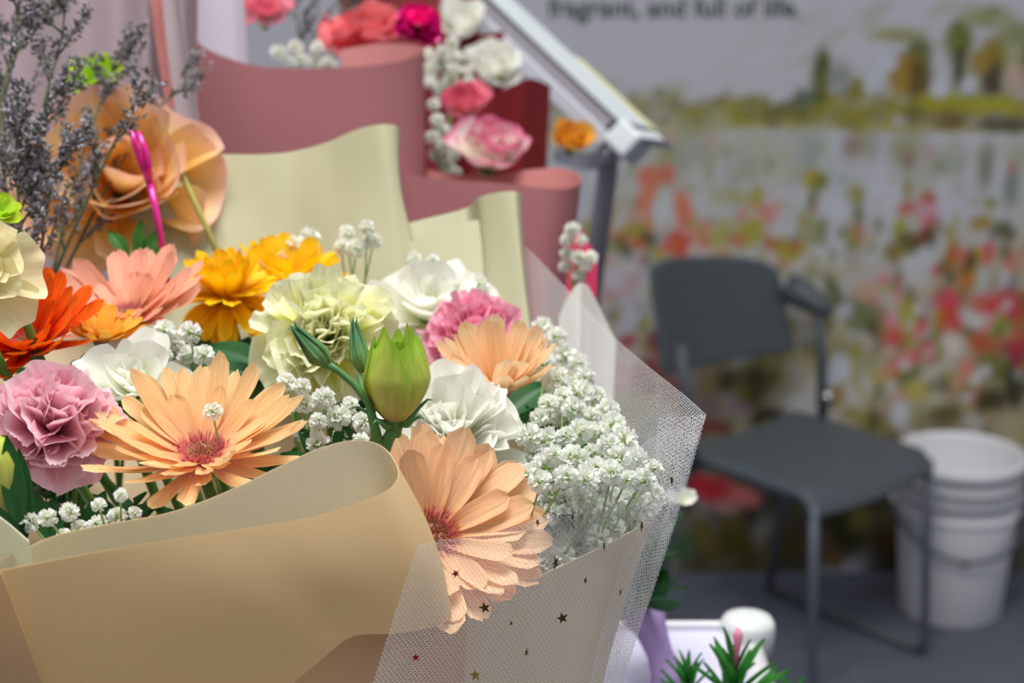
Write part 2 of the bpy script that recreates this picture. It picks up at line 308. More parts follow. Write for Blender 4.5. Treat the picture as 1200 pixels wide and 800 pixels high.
# flowers of the print
for x, y, rx, ry, c in [(760, 208, 13, 14, (160, 88, 66)), (782, 204, 10, 12, (158, 84, 68)), (757, 234, 11, 26, (162, 96, 76)), (755, 262, 12, 16, (158, 106, 88)), (780, 240, 13, 16, (150, 156, 158)), (802, 250, 11, 28, (166, 92, 68)), (812, 272, 16, 18, (164, 108, 94)), (795, 286, 18, 16, (158, 50, 34)), (806, 268, 9, 9, (166, 118, 112)), (830, 278, 12, 16, (160, 112, 92)),
                        (708, 246, 11, 18, (116, 120, 36)), (690, 270, 10, 16, (128, 122, 70)), (720, 282, 17, 14, (72, 76, 36)), (758, 290, 13, 22, (56, 48, 26)), (740, 268, 9, 12, (124, 112, 60)), (772, 300, 10, 10, (132, 128, 70)),
                        (848, 228, 18, 10, (134, 130, 108)), (832, 196, 6, 22, (128, 130, 110)), (866, 232, 10, 10, (132, 128, 96)), (886, 232, 9, 14, (128, 120, 44)), (898, 252, 13, 13, (160, 108, 110)), (848, 276, 16, 20, (134, 130, 72)), (880, 272, 15, 20, (130, 124, 44)), (864, 284, 9, 10, (150, 92, 66)), (925, 292, 15, 17, (132, 116, 30)), (930, 276, 8, 8, (152, 154, 166)), (905, 285, 12, 8, (124, 92, 40)),
                        (953, 210, 12, 13, (128, 116, 20)), (962, 214, 8, 12, (92, 96, 44)), (952, 236, 6, 14, (84, 92, 70)), (1003, 228, 10, 12, (118, 106, 40)), (1006, 252, 7, 14, (92, 98, 72)), (950, 270, 14, 20, (118, 124, 96)), (1004, 276, 10, 14, (140, 92, 80)),
                        (1063, 220, 6, 14, (120, 112, 70)), (1064, 244, 12, 9, (150, 76, 66)), (1088, 234, 9, 10, (142, 64, 38)), (1085, 250, 16, 12, (160, 118, 132)), (1088, 268, 8, 16, (162, 60, 76)), (1078, 280, 8, 10, (150, 56, 66)), (1054, 268, 9, 14, (124, 122, 42)), (1066, 284, 14, 14, (70, 60, 28)), (1050, 296, 16, 14, (104, 92, 44)),
                        (1150, 262, 14, 10, (126, 106, 46)), (1176, 272, 16, 14, (70, 72, 44)), (1160, 238, 8, 8, (110, 112, 60)), (1158, 296, 9, 14, (160, 58, 82)), (1144, 296, 8, 8, (150, 124, 40)), (1186, 308, 11, 12, (164, 62, 84)), (1118, 300, 12, 20, (124, 104, 34)), (1104, 316, 12, 9, (160, 60, 78)), (1134, 310, 12, 12, (160, 112, 84)), (1136, 326, 12, 12, (142, 96, 36)), (1152, 328, 8, 16, (140, 148, 144)), (1182, 332, 9, 10, (146, 150, 160)),
                        (1108, 352, 16, 15, (172, 54, 80)), (1112, 374, 16, 18, (164, 48, 44)), (1108, 376, 8, 10, (150, 66, 30)), (1086, 362, 10, 18, (152, 130, 136)), (1066, 372, 14, 22, (130, 126, 50)), (1044, 376, 10, 14, (160, 126, 136)), (1044, 394, 14, 12, (164, 72, 70)), (1034, 372, 6, 12, (140, 84, 70)), (1062, 410, 10, 12, (150, 40, 50)), (1090, 412, 9, 14, (148, 28, 40)), (1114, 404, 15, 15, (168, 160, 154)), (1060, 424, 9, 7, (164, 112, 116)),
                        (1152, 358, 14, 14, (164, 54, 78)), (1166, 358, 14, 11, (158, 60, 50)), (1186, 360, 14, 24, (150, 36, 58)), (1142, 374, 12, 14, (160, 166, 160)), (1150, 400, 16, 14, (146, 66, 40)), (1172, 404, 14, 10, (140, 78, 56)), (1192, 408, 13, 26, (142, 34, 58)), (1130, 436, 9, 20, (164, 100, 92)), (1172, 384, 16, 12, (110, 112, 48)), (1170, 428, 18, 12, (86, 88, 44)), (1152, 436, 8, 9, (130, 134, 136)),
                        (1012, 372, 22, 20, (88, 94, 60)), (1016, 340, 14, 12, (150, 124, 106)), (978, 344, 9, 26, (74, 80, 50)), (990, 364, 9, 9, (140, 142, 150)), (1014, 404, 10, 14, (150, 136, 136)), (984, 430, 12, 18, (160, 164, 172)), (1008, 456, 14, 16, (160, 162, 168)), (972, 448, 9, 14, (156, 160, 166)), (962, 412, 14, 20, (136, 122, 72)), (978, 464, 14, 12, (140, 112, 66)), (1030, 440, 9, 14, (144, 124, 78)), (1040, 462, 9, 22, (150, 150, 138)), (1060, 440, 12, 14, (78, 92, 54)), (1074, 458, 16, 14, (142, 130, 70)), (1054, 484, 12, 16, (156, 158, 164)), (1010, 490, 22, 9, (112, 96, 40)), (960, 486, 20, 12, (156, 156, 156)), (1100, 465, 10, 12, (140, 138, 118)), (1160, 472, 18, 18, (52, 46, 28)), (1190, 450, 14, 30, (44, 44, 28)), (1162, 492, 12, 12, (128, 112, 96)), (1108, 486, 22, 14, (78, 70, 36)),
                        (790, 460, 14, 22, (120, 56, 58)), (806, 500, 18, 14, (122, 50, 52)), (826, 470, 16, 26, (116, 96, 96)), (866, 474, 16, 14, (130, 112, 116)), (884, 452, 20, 26, (60, 54, 28)), (900, 490, 24, 14, (40, 38, 22)), (850, 448, 14, 14, (70, 66, 32)), (930, 440, 14, 18, (128, 122, 116)), (836, 500, 22, 10, (120, 60, 56)), (770, 400, 14, 16, (96, 40, 50)), (730, 440, 16, 20, (160, 110, 120)), (760, 440, 18, 26, (110, 50, 56)),
                        (722, 330, 20, 18, (150, 146, 154)), (712, 346, 12, 8, (146, 118, 116)), (738, 336, 10, 18, (150, 128, 130)), (735, 370, 14, 20, (148, 146, 158)), (700, 380, 18, 20, (140, 128, 134)), (735, 400, 12, 9, (130, 60, 70)),
                        (840, 576, 26, 18, (140, 32, 42)), (820, 566, 14, 12, (146, 30, 42)), (872, 582, 20, 12, (140, 76, 76)), (850, 594, 16, 9, (120, 92, 86)), (796, 640, 18, 18, (48, 72, 44)), (826, 630, 10, 26, (74, 66, 28)), (860, 640, 22, 26, (56, 52, 14)), (920, 640, 10, 24, (58, 52, 18)), (966, 640, 9, 26, (78, 68, 46)), (980, 655, 9, 14, (90, 68, 32)), (1008, 610, 14, 16, (84, 78, 44)), (1036, 634, 16, 22, (52, 38, 20)), (900, 655, 8, 14, (80, 66, 40)), (848, 660, 22, 9, (70, 66, 48))]: dab(x, y, rx*1.04, ry*1.04, c, .95, prng.uniform(-.5, .5), .45)
for x in range(850, XR, 16):
    for k in range(4): dab(x+prng.uniform(-9, 9), prng.uniform(8, 118), prng.uniform(9, 24), prng.uniform(3, 7), [(134, 132, 110), (142, 141, 134), (128, 126, 92), (150, 150, 152), (118, 118, 82)][prng.randint(5)], prng.uniform(.2, .55)*min(1, (x-800)/220), .5)
GR = [(82, 86, 38), (104, 104, 30), (60, 64, 34), (122, 116, 50), (150, 150, 154), (136, 128, 94), (86, 90, 54), (52, 50, 26), (126, 112, 24), (74, 76, 36)]
scatter(520, XL, XR, 262, 420, GR, 4, 8, (.6, 2.2), (.45, .9)); scatter(420, XL, XR, 400, 555, GR, 4, 9, (.6, 2.2), (.4, .85))
scatter(200, XL, XR, 165, 290, [(108, 112, 76), (128, 126, 96), (152, 154, 160), (96, 102, 70), (120, 116, 60)], 3, 6, (1, 3), (.3, .7))
scatter(150, 1030, XR, 290, 450, [(168, 54, 80), (158, 44, 50), (162, 110, 112), (150, 88, 46), (164, 162, 162)], 4, 8, (.7, 1.5), (.6, .95))
scatter(110, 690, 960, 240, 320, [(160, 92, 68), (158, 56, 42), (150, 120, 56), (124, 120, 50), (156, 150, 150)], 3, 6, (.7, 1.8), (.4, .8))
scatter(240, XL, XR, 108, 150, [(112, 106, 30), (84, 84, 40), (128, 118, 36), (96, 80, 44), (70, 74, 52)], 4, 8, (.6, 1.3), (.4, .8))
for x, y, rx, ry, c in TREES:
    dab(x, y, rx*1.12, ry*1.05, c, .95, 0, .45)
    for k in range(int(rx*ry/40)): dab(x+prng.uniform(-.8, .8)*rx, y+prng.uniform(-.9, .9)*ry, prng.uniform(2.5, 5), prng.uniform(2.5, 6), tuple(np.clip(np.array(c)+prng.uniform(-22, 22), 20, 170)), .75)
for s_ in (-1, 1):                                   # the print goes on beyond the frame
    x0, x1 = (XL, 680) if s_ < 0 else (1215, XR)
    scatter(90, x0, x1, 220, 560, [(162, 60, 76), (164, 92, 70), (150, 150, 160), (130, 120, 44), (72, 76, 40), (158, 118, 120)], 9, 17)
v = np.c_[gx.ravel(), np.full(gx.size, WY), gz.ravel()]
ii = (np.arange(nz_-1)[:, None]*nx + np.arange(nx-1)[None]).ravel()
f = np.c_[ii, ii+1, ii+nx+1, ii+nx]
wm = bpy.data.meshes.new('wall_back'); wm.from_pydata(v, [], f)
ca = wm.color_attributes.new('print', 'FLOAT_COLOR', 'POINT'); ca.data.foreach_set('color', np.c_[canvas.reshape(-1, 3), np.ones(gx.size)].ravel())
wmat, nt, out = mat_base('printed_backdrop')
at = nt.nodes.new('ShaderNodeAttribute'); at.attribute_name = 'print'; pb = nt.nodes.new('ShaderNodeBsdfPrincipled')
pb.inputs['Roughness'].default_value = .7; pb.inputs['Specular IOR Level'].default_value = .2
nt.links.new(at.outputs['Color'], pb.inputs['Base Color']); nt.links.new(pb.outputs[0], out.inputs[0])
wall = struct('wall_back', wm, wmat)
# lettering on the backdrop
tcu = bpy.data.curves.new('lettering', 'FONT'); tcu.body = 'fragrant, and full of life.'; tcu.size = .05; tcu.offset = .0009; tcu.extrude = .0006
to = bpy.data.objects.new('lettering', tcu); COL.objects.link(to); bpy.context.view_layer.update()
dgm = bpy.data.meshes.new_from_object(to.evaluated_get(bpy.context.evaluated_depsgraph_get())); bpy.data.objects.remove(to)
xs = np.empty(len(dgm.vertices)*3); dgm.vertices.foreach_get('co', xs); xs = xs.reshape(-1, 3); wd = xs[:, 0].max()-xs[:, 0].min()
a0, a1 = wpt(642, 19), wpt(937, 19); sc = (a1[0]-a0[0])/wd; dgm.materials.clear()
lt = add('lettering', dgm, M['ink'], wall); lt.location = (a0[0]-xs[:, 0].min()*sc, WY-.002, a0[1]); lt.rotation_euler = (math.pi/2, 0, 0); lt.scale = (sc, sc, 1)

# ------------------------------------------------------------------ furniture: chair, buckets, trolley, bench
def make_chair():
    c = thing('chair', 'charcoal plastic chair on thin grey metal legs before the flowery backdrop', 'chair', (.592, 3.185, 0))
    c.rotation_euler = (0, 0, math.atan2(.666, .746)); W, D, Z = .385, .365, .445
    def seat(a, b):                      # a across, b front to rear
        x = (a-.5)*W; y = (b-.5)*D; z = Z - .012*(1-(2*a-1)**2) + .004*b
        q = max(0, (.14-b)/.14); z -= .042*q*q; y += .010*q
        rr = max(0, abs(2*a-1)-.86)/.14; z -= .010*rr*rr
        k = abs(2*a-1)**7; y *= 1-.06*k; return (x, y, z)
    s = add('seat', grid('chair_seat', 18, 18, seat), M['chair'], c); m = s.modifiers.new('thickness', 'SOLIDIFY'); m.thickness = .022; m.offset = -1; bevelled(s, .006, 3)
    def back(a, b):
        t = 2*a-1; h = .215*(1-.10*abs(t)**5 - .08*t); x = -.012+t*W*.525*(1 - .05*b - .02*(1-b)); z = .575 + h*b - .012*t + .008*abs(t)**6*(1-b)
        y = D/2 + .035 + .05*b + .035*(1-t*t) - .02; return (x, y, z)
    b = add('backrest', grid('chair_back', 24, 10, back), M['chair'], c); m = b.modifiers.new('thickness', 'SOLIDIFY'); m.thickness = .014; bevelled(b, .005, 3)
    # rounded arm stub where the back shell wraps round to the post
    for sx in (1, -1):
        mb = MB(); mb.tube([(sx*W*.50, D/2+.055, .70), (sx*W*.54, D/2+.02, .685), (sx*W*.56, D/2-.02, .668), (sx*W*.56, D/2-.045, .655)], [.034, .032, .024, .013], 12)
        if sx > 0: add('arm_stub', mb.mesh('arm_stub'), M['chair'], c)
        mb = MB(); mb.tube([(sx*W*.55, D/2-.02, .665), (sx*W*.545, D/2-.035, .56), (sx*W*.53, D/2-.05, .43)], .012, 10)
        add('back_post', mb.mesh('back_post'), M['chair'], c)
        mb = MB(); mb.lathe([(0, -.012), (.009, -.01), (.013, 0), (.009, .01), (0, .012)], 14, (sx*W*.545, D/2-.055, .478)); add('bolt', mb.mesh('bolt'), M['chrome'], c)
        # front leg, floor runner and rear leg
        x = sx*W*.47; mb = MB(); mb.tube([(x, -D/2+.03, .42), (x, -D/2+.02, .2), (x, -D/2+.01, .03), (x, -D/2+.02, .011)], .0095, 10); add('leg', mb.mesh('leg'), M['chair_metal'], c)
        mb = MB(); mb.tube([(x, -D/2+.015, .011), (x, D/2+.06, .011)], .010, 10); add('runner', mb.mesh('runner'), M['chair'], c)
        mb = MB(); mb.tube([(x, D/2+.055, .011), (x, D/2+.03, .2), (x*1.05, D/2-.03, .43)], .0095, 10); add('leg', mb.mesh('leg'), M['chair_metal'], c)
    mb = MB(); mb.tube([(-W*.47, -D/2+.05, .412), (W*.47, -D/2+.05, .412)], .009, 8); mb.tube([(-W*.47, D/2-.04, .412), (W*.47, D/2-.04, .412)], .009, 8)
    add('seat_rail', mb.mesh('seat_rail'), M['chair_metal'], c)
make_chair()
def bucket(x, y, z0, label, bail_pts, sticker=False):
    b = thing('bucket', label, 'bucket', (x, y, z0), group='stacked white buckets')
    H, r0, r1 = .30, .107, .127; mb = MB()
    mb.lathe([(0, 0), (r0-.004, 0), (r0, .004), (r1, H-.05), (r1+.001, H-.008)], 48)
    add('body', mb.mesh('bucket_body'), M['bucket'], b)
    mb = MB(); mb.lathe([(r1-.003, H-.012), (r0-.004, .006), (0, .006)], 48); add('inside', mb.mesh('bucket_inside'), M['bucket'], b)
    mb = MB(); mb.lathe([(r1, H-.03), (r1+.009, H-.03), (r1+.010, H-.004), (r1+.006, H), (r1-.001, H), (r1-.003, H-.012)], 48); add('rim', mb.mesh('bucket_rim'), M['bucket'], b)
    mb = MB(); mb.lathe([(r1-.002, H-.060), (r1+.005, H-.060), (r1+.005, H-.054), (r1-.001, H-.054)], 48); add('ring', mb.mesh('bucket_ring'), M['bucket'], b)
    mb = MB(); mb.tube(bail_pts, .0048, 8); add('bail', mb.mesh('bucket_bail'), M['bail'], b)
    for s in (-1, 1):
        mb = MB(); mb.tube([(s*(r1+.002), 0, H-.045), (s*(r1+.016), 0, H-.045)], .011, 12); add('bail_lug', mb.mesh('lug'), M['bucket'], b)
    if sticker:
        st = add('sticker', grid('sticker', 6, 2, lambda a, bb: (.119*math.sin(-.16+.2*a), -.1195*math.cos(-.16+.2*a), .150+.012*bb)), M['leaf'], b); st['label'] = 'small green sticker'
def bail(sag, fwd, H=.30, r=.142): return [(r*math.cos(t), -abs(math.sin(t))*fwd, H-.045-sag*math.sin(t)) for t in [math.pi*k/24 for k in range(25)]]
BX, BY = .950, 3.405
bucket(BX, BY, .0, 'lower white plastic bucket standing on the grey carpet behind the chair', bail(.085, .145), True)
bucket(BX, BY, .062, 'upper white plastic bucket nested inside another, open top showing', bail(.008, .147))
pl = thing('pole', 'thin grey pole leaning on the backdrop beside the stacked buckets', 'pole', (1.16, 3.42, 0))
mb = MB(); mb.tube([(0, 0, .0), (-.03, .16, .62)], .009, 10); add('shaft', mb.mesh('shaft'), M['chair_metal'], pl)
mb = MB(); mb.tube([(-.03, .16, .62), (-.0315, .168, .65)], .011, 10); add('cap', mb.mesh('cap'), M['chair'], pl)

TZ = 1.05
def make_trolley():
    t = thing('display_trolley', 'white display table with capped round corner posts, carrying the cream bouquet', 'table', (-.2, .82, 0))
    o = Vector((-.2, .82, 0)); x0, x1, y0, y1 = -.66, .158, .50, 1.108
    mb = MB(); mb.box(Vector((x0, y0, TZ-.02))-o, (x1-x0, 0, 0), (0, y1-y0, 0), (0, 0, .02)); bevelled(add('tabletop', mb.mesh('tabletop', False), M['table'], t), .003)
    mb = MB(); mb.box(Vector((x0, y1, TZ-.03))-o, (x1-x0, 0, 0), (0, .006, 0), (0, 0, .034)); bevelled(add('rim', mb.mesh('rim', False), M['bucket'], t), .001)
    for (x, y) in ((x1+.009, y1), (x1+.009, y0), (x0-.009, y1), (x0-.009, y0)):
        mb = MB(); mb.lathe([(.0001, 0), (.0125, 0), (.0125, TZ-.012), (.0001, TZ-.012)], 18, Vector((x, y, 0))-o); add('leg', mb.mesh('leg'), M['bucket'], t)
        mb = MB(); mb.lathe([(.012, -.02), (.018, -.016), (.0195, -.006), (.0195, .004), (.017, .0085), (.010, .010), (.0001, .0105)], 28, Vector((x, y, TZ))-o); add('cap', mb.mesh('cap'), M['cap'], t)
    for x in (x1+.009, x0-.009):
        mb = MB(); mb.tube([Vector((x, y1-.01, TZ-.012))-o, Vector((x, y0+.01, TZ-.012))-o], .0105, 14); add('side_rail', mb.mesh('side_rail'), M['bucket'], t)
make_trolley()
def make_bench():
    o = Vector((-.35, 1.5, 0)); t = thing('display_bench', 'white display bench behind the cream bouquet, carrying the pink wrapped bouquets', 'bench', o)
    mb = MB(); mb.box(Vector((-1.1, 1.16, 1.0))-o, (1.13, 0, 0), (0, .95, 0), (0, 0, .03)); bevelled(add('top', mb.mesh('top', False), M['table'], t))
    for x in (-1.06, -.03):
        for y in (1.2, 2.05):
            mb = MB(); mb.box(Vector((x, y, 0))-o, (.03, 0, 0), (0, .03, 0), (0, 0, 1.0)); add('leg', mb.mesh('leg', False), M['bucket'], t)
make_bench()

# ------------------------------------------------------------------ wrapping papers
def sheet(name, top, bot, mat, parent, nu=90, nv=22, bulge=0.0, thick=.0005, ripple=0.0, seed=0, ease=1.0, label=None, other=None):
    T = catmull([P(*p) for p in top], nu+1, len(top) == len(bot)); B = catmull([P(*p) for p in bot], nu+1, len(top) == len(bot))
    org = parent.location if parent else Vector()
    nrm = []
    for i in range(nu+1):
        t = Vector(T[min(nu, i+1)]-T[max(0, i-1)]); d = Vector(B[i]-T[i]); n = t.cross(d); nrm.append(n.normalized() if n.length > 1e-9 else Vector((0, -1, 0)))
    def fn(a, b):
        i = round(a*nu); bb = b**ease; p = Vector(T[i]*(1-bb)+B[i]*bb)
        p += nrm[i]*bulge*math.sin(math.pi*b)
        if ripple: p += nrm[i]*ripple*noise.noise(Vector((a*4+seed, b*1.6, seed*.37)))*min(1, 3*b)
        return p-org
    o = add(name, grid(name, nu, nv, fn), mat, parent)
    m = o.modifiers.new('thickness', 'SOLIDIFY'); m.thickness = thick; m.offset = 0
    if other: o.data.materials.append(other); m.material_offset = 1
    es = o.modifiers.new('crisp_edge', 'EDGE_SPLIT'); es.split_angle = R(50)
    if label: o['label'] = label
    return o
wrap = thing('bouquet_wrap', 'cream paper wrap with a big rolled front fold, around the large mixed bouquet', 'wrapping paper', P(400, 1000, .80))
# the front sheet: from the far left inside rim, round the roll at its end, and back along the front
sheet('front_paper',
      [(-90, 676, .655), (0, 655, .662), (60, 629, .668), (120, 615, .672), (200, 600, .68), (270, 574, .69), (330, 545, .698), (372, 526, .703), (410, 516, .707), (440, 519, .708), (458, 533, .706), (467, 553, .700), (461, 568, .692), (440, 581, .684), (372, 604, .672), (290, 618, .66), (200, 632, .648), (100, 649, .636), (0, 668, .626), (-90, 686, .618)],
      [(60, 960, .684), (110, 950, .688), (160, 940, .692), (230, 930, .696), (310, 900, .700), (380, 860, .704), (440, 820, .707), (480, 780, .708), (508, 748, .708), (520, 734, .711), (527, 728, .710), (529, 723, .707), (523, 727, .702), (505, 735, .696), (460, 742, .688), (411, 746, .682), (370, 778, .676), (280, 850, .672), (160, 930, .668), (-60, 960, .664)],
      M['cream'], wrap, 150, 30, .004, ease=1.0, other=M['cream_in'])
sheet('side_paper',
      [(-90, 540, .668), (-30, 585, .664), (6, 610, .661), (34, 634, .657)],
      [(-90, 900, .69), (-30, 900, .69), (20, 900, .69), (70, 900, .69)], M['cream_in'], wrap, 30, 8)
sheet('left_paper',
      [(-90, 680, .610), (-40, 672, .612), (-8, 668, .614), (2, 672, .615)],
      [(-90, 900, .65), (-40, 900, .65), (40, 900, .65), (80, 880, .65)], M['cream'], wrap, 24, 10, label='paper end folded over the front')
sheet('under_paper',
      [(200, 745, .691), (300, 742, .692), (380, 738, .693), (450, 733, .697), (500, 729, .704), (530, 725, .714), (548, 716, .726)],
      [(200, 960, .685), (300, 950, .686), (380, 940, .688), (450, 930, .695), (500, 920, .706), (535, 910, .722), (555, 905, .735)], M['kraft'], wrap, 50, 14, .003, label='tan paper under the front fold')
sheet('right_paper',
      [(500, 738, .737), (545, 712, .740), (600, 688, .745), (650, 666, .752), (700, 643, .762), (735, 625, .772), (757, 612, .785), (764, 611, .795), (755, 606, .81), (720, 600, .83)],
      [(470, 960, .758), (520, 950, .760), (560, 940, .763), (600, 930, .768), (640, 920, .774), (665, 915, .782), (680, 910, .79), (684, 908, .80), (676, 905, .81), (650, 900, .82)], M['tan'], wrap, 80, 20, .003, label='tan paper panel under the net')
sheet('tissue', [(556, 705, .748), (585, 672, .750), (620, 642, .753), (650, 640, .757), (668, 660, .763)],
      [(560, 800, .775), (585, 790, .778), (620, 780, .782), (650, 775, .785), (668, 770, .79)], M['white_tissue'], wrap, 30, 8, label='white tissue corner')
# back sheets of the same wrap
sheet('back_paper',
      [(150, 215, 1.05), (190, 195, 1.06), (212, 187, 1.07), (250, 181, 1.08), (300, 181, 1.085), (340, 178, 1.09), (380, 168, 1.085), (418, 152, 1.075), (445, 146, 1.07), (463, 147, 1.075), (468, 154, 1.085), (462, 160, 1.10), (440, 166, 1.11)],
      [(170, 420, 1.0), (200, 420, 1.005), (220, 420, 1.01), (260, 420, 1.02), (310, 420, 1.03), (350, 420, 1.035), (395, 420, 1.03), (440, 420, 1.02), (485, 420, 1.015), (507, 420, 1.02), (512, 420, 1.03), (508, 420, 1.04), (480, 420, 1.05)], M['cream_back'], wrap, 110, 20, .004, ripple=.012, seed=2)
sheet('back_paper',
      [(470, 264, 1.06), (500, 256, 1.065), (530, 249, 1.07), (548, 243, 1.072), (556, 236, 1.06), (562, 231, 1.045), (580, 226, 1.035), (600, 224, 1.03), (608, 226, 1.035), (610, 232, 1.045), (603, 240, 1.06)],
      [(480, 460, 1.0), (510, 460, 1.0), (535, 460, 1.005), (552, 460, 1.005), (562, 460, .995), (570, 460, .985), (598, 460, .98), (628, 460, .975), (637, 460, .98), (638, 460, .99), (632, 460, 1.0)], M['cream_back'], wrap, 90, 16, .003)
sheet('back_paper',
      [(478, 285, 1.05), (500, 274, 1.048), (525, 266, 1.046), (550, 259, 1.044), (565, 258, 1.043)],
      [(490, 460, .99), (510, 460, .99), (535, 460, .985), (555, 460, .985), (570, 460, .985)], M['cream_back'], wrap, 30, 10, .001)
# inner liner that closes the cone behind the blooms
sheet('liner',
      [(757, 560, .84), (700, 470, .93), (640, 420, 1.0), (520, 400, 1.06), (380, 380, 1.09), (220, 370, 1.08), (60, 375, 1.04), (-60, 400, .96), (-120, 560, .80)],
      [(520, 960, .82), (500, 920, .86), (480, 900, .90), (450, 890, .92), (400, 890, .93), (350, 890, .92), (310, 900, .90), (290, 920, .86), (270, 960, .80)], M['tan'], wrap, 60, 14)
mb = MB(); ring = []
for k, (z, rx, ry) in enumerate([(1.215, .105, .07), (1.17, .085, .06), (1.125, .065, .045), (1.105, .055, .04), (1.085, .06, .043), (1.052, .085, .06)]):
    ring.append([Vector((-.115+rx*math.cos(a), .775+ry*math.sin(a)*(1+.0*k), z+.004*math.sin(a*7))) - wrap.location for a in [math.pi*2*q/40 for q in range(40)]])
mb._add([p for r_ in ring for p in r_], [(i*40+k, i*40+(k+1) % 40, (i+1)*40+(k+1) % 40, (i+1)*40+k) for i in range(5) for k in range(40)])
o = add('gathered_base', mb.mesh('gathered_base'), M['cream'], wrap); m = o.modifiers.new('thickness', 'SOLIDIFY'); m.thickness = .001

pk1 = thing('pink_bouquet_wrap', 'rose pink paper wrap, upper one, rolled rim around red and pink blooms', 'wrapping paper', P(378, 690, 1.4))
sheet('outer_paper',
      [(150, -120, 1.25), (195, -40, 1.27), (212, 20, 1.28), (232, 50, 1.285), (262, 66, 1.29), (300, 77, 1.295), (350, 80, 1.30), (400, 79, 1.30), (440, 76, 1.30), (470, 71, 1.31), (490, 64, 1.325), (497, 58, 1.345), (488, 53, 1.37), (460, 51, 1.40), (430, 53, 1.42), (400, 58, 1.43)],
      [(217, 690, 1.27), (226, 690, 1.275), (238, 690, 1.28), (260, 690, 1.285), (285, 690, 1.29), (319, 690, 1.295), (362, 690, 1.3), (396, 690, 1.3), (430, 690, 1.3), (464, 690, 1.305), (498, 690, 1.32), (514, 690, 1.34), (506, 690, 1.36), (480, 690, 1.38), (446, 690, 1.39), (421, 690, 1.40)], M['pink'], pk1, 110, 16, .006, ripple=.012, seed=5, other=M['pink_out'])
pk2 = thing('pink_bouquet_wrap', 'rose pink paper wrap, lower one, around a white and pink rose', 'wrapping paper', P(577, 700, 1.3))
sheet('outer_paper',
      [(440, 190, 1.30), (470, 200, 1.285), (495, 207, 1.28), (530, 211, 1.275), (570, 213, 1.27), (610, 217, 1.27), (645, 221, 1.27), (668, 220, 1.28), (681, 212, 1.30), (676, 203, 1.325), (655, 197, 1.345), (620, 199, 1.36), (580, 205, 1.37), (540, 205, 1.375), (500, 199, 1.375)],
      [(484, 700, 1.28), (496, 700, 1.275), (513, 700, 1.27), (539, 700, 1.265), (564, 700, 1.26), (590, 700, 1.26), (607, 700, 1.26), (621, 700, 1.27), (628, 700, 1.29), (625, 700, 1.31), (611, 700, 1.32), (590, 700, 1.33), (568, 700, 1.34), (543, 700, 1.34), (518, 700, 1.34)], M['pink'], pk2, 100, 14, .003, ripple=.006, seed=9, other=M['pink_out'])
mv = thing('mauve_wrap', 'translucent mauve grey sheet folded behind the grey purple statice', 'wrapping paper', P(97, 790, 1.22))
sheet('sheet', [(-160, -90, 1.2), (-60, -90, 1.19), (20, -90, 1.22), (90, -90, 1.20), (140, -90, 1.215), (175, -90, 1.20), (195, -90, 1.23), (215, -90, 1.215), (232, -60, 1.25)],
      [(-124, 790, 1.17), (-39, 790, 1.16), (29, 790, 1.18), (88, 790, 1.17), (131, 790, 1.18), (165, 790, 1.17), (186, 790, 1.2), (212, 790, 1.185), (224, 790, 1.22)], M['mauve'], mv, 90, 12)
sheet('fold', [(188, -60, 1.19), (200, 0, 1.185), (212, 60, 1.18), (236, 180, 1.17)][::-1], [(170, -60, 1.195), (176, 0, 1.19), (184, 60, 1.19), (205, 180, 1.18)][::-1], M['pink'], mv, 24, 4, label='pink fold')
sheet('fold', [(204, -60, 1.168), (216, 40, 1.165), (230, 120, 1.16), (240, 200, 1.155)], [(186, -60, 1.178), (194, 40, 1.172), (204, 120, 1.17), (212, 200, 1.165)], M['mauve_pale'], mv, 24, 4, .004, label='pale fold')
li = thing('lilac_tissue', 'pale lilac tissue corner rising behind the upper pink wrap', 'tissue paper', P(261, 560, 1.36))
sheet('sheet', [(212, -60, 1.36), (240, -50, 1.35), (268, -40, 1.35), (284, -30, 1.36)], [(230, 560, 1.35), (261, 560, 1.34), (297, 560, 1.34), (317, 560, 1.35)], M['lilac_tissue'], li, 24, 8)
rd = thing('red_bouquet_wrap', 'dark red paper wrap standing under the tilted white board', 'wrapping paper', P(560, 600, 1.6))
sheet('paper', [(520, 118, 1.56), (548, 104, 1.55), (575, 112, 1.56), (600, 100, 1.58), (622, 92, 1.60), (645, 100, 1.63)], [(543, 620, 1.5), (560, 620, 1.5), (577, 620, 1.5), (594, 620, 1.51), (604, 620, 1.52), (611, 620, 1.55)], M['dark_red'], rd, 40, 8, ripple=.01)
sheet('paper', [(395, -30, 1.75), (450, -40, 1.73), (520, -20, 1.72), (560, -30, 1.74)], [(432, 600, 1.7), (466, 600, 1.68), (526, 600, 1.66), (560, 600, 1.68)], M['dark_red'], rd, 30, 8, ripple=.01)
sheet('paper', [(530, 34, 1.66), (560, 40, 1.65), (590, 36, 1.66)], [(543, 600, 1.62), (564, 600, 1.6), (590, 600, 1.62)], M['dark_red'], rd, 30, 8, ripple=.01)
tg = thing('white_tissue', 'white tissue corner poking up behind the net beside the chair back', 'tissue paper', P(700, 480, 1.12))
sheet('sheet', [(655, 370, 1.12), (672, 338, 1.12), (684, 332, 1.12), (694, 344, 1.125), (722, 400, 1.13)], [(659, 824, 1.1), (670, 824, 1.09), (679, 824, 1.09), (686, 824, 1.1), (692, 824, 1.11)], M['white_tissue'], tg, 24, 8, ripple=.01)

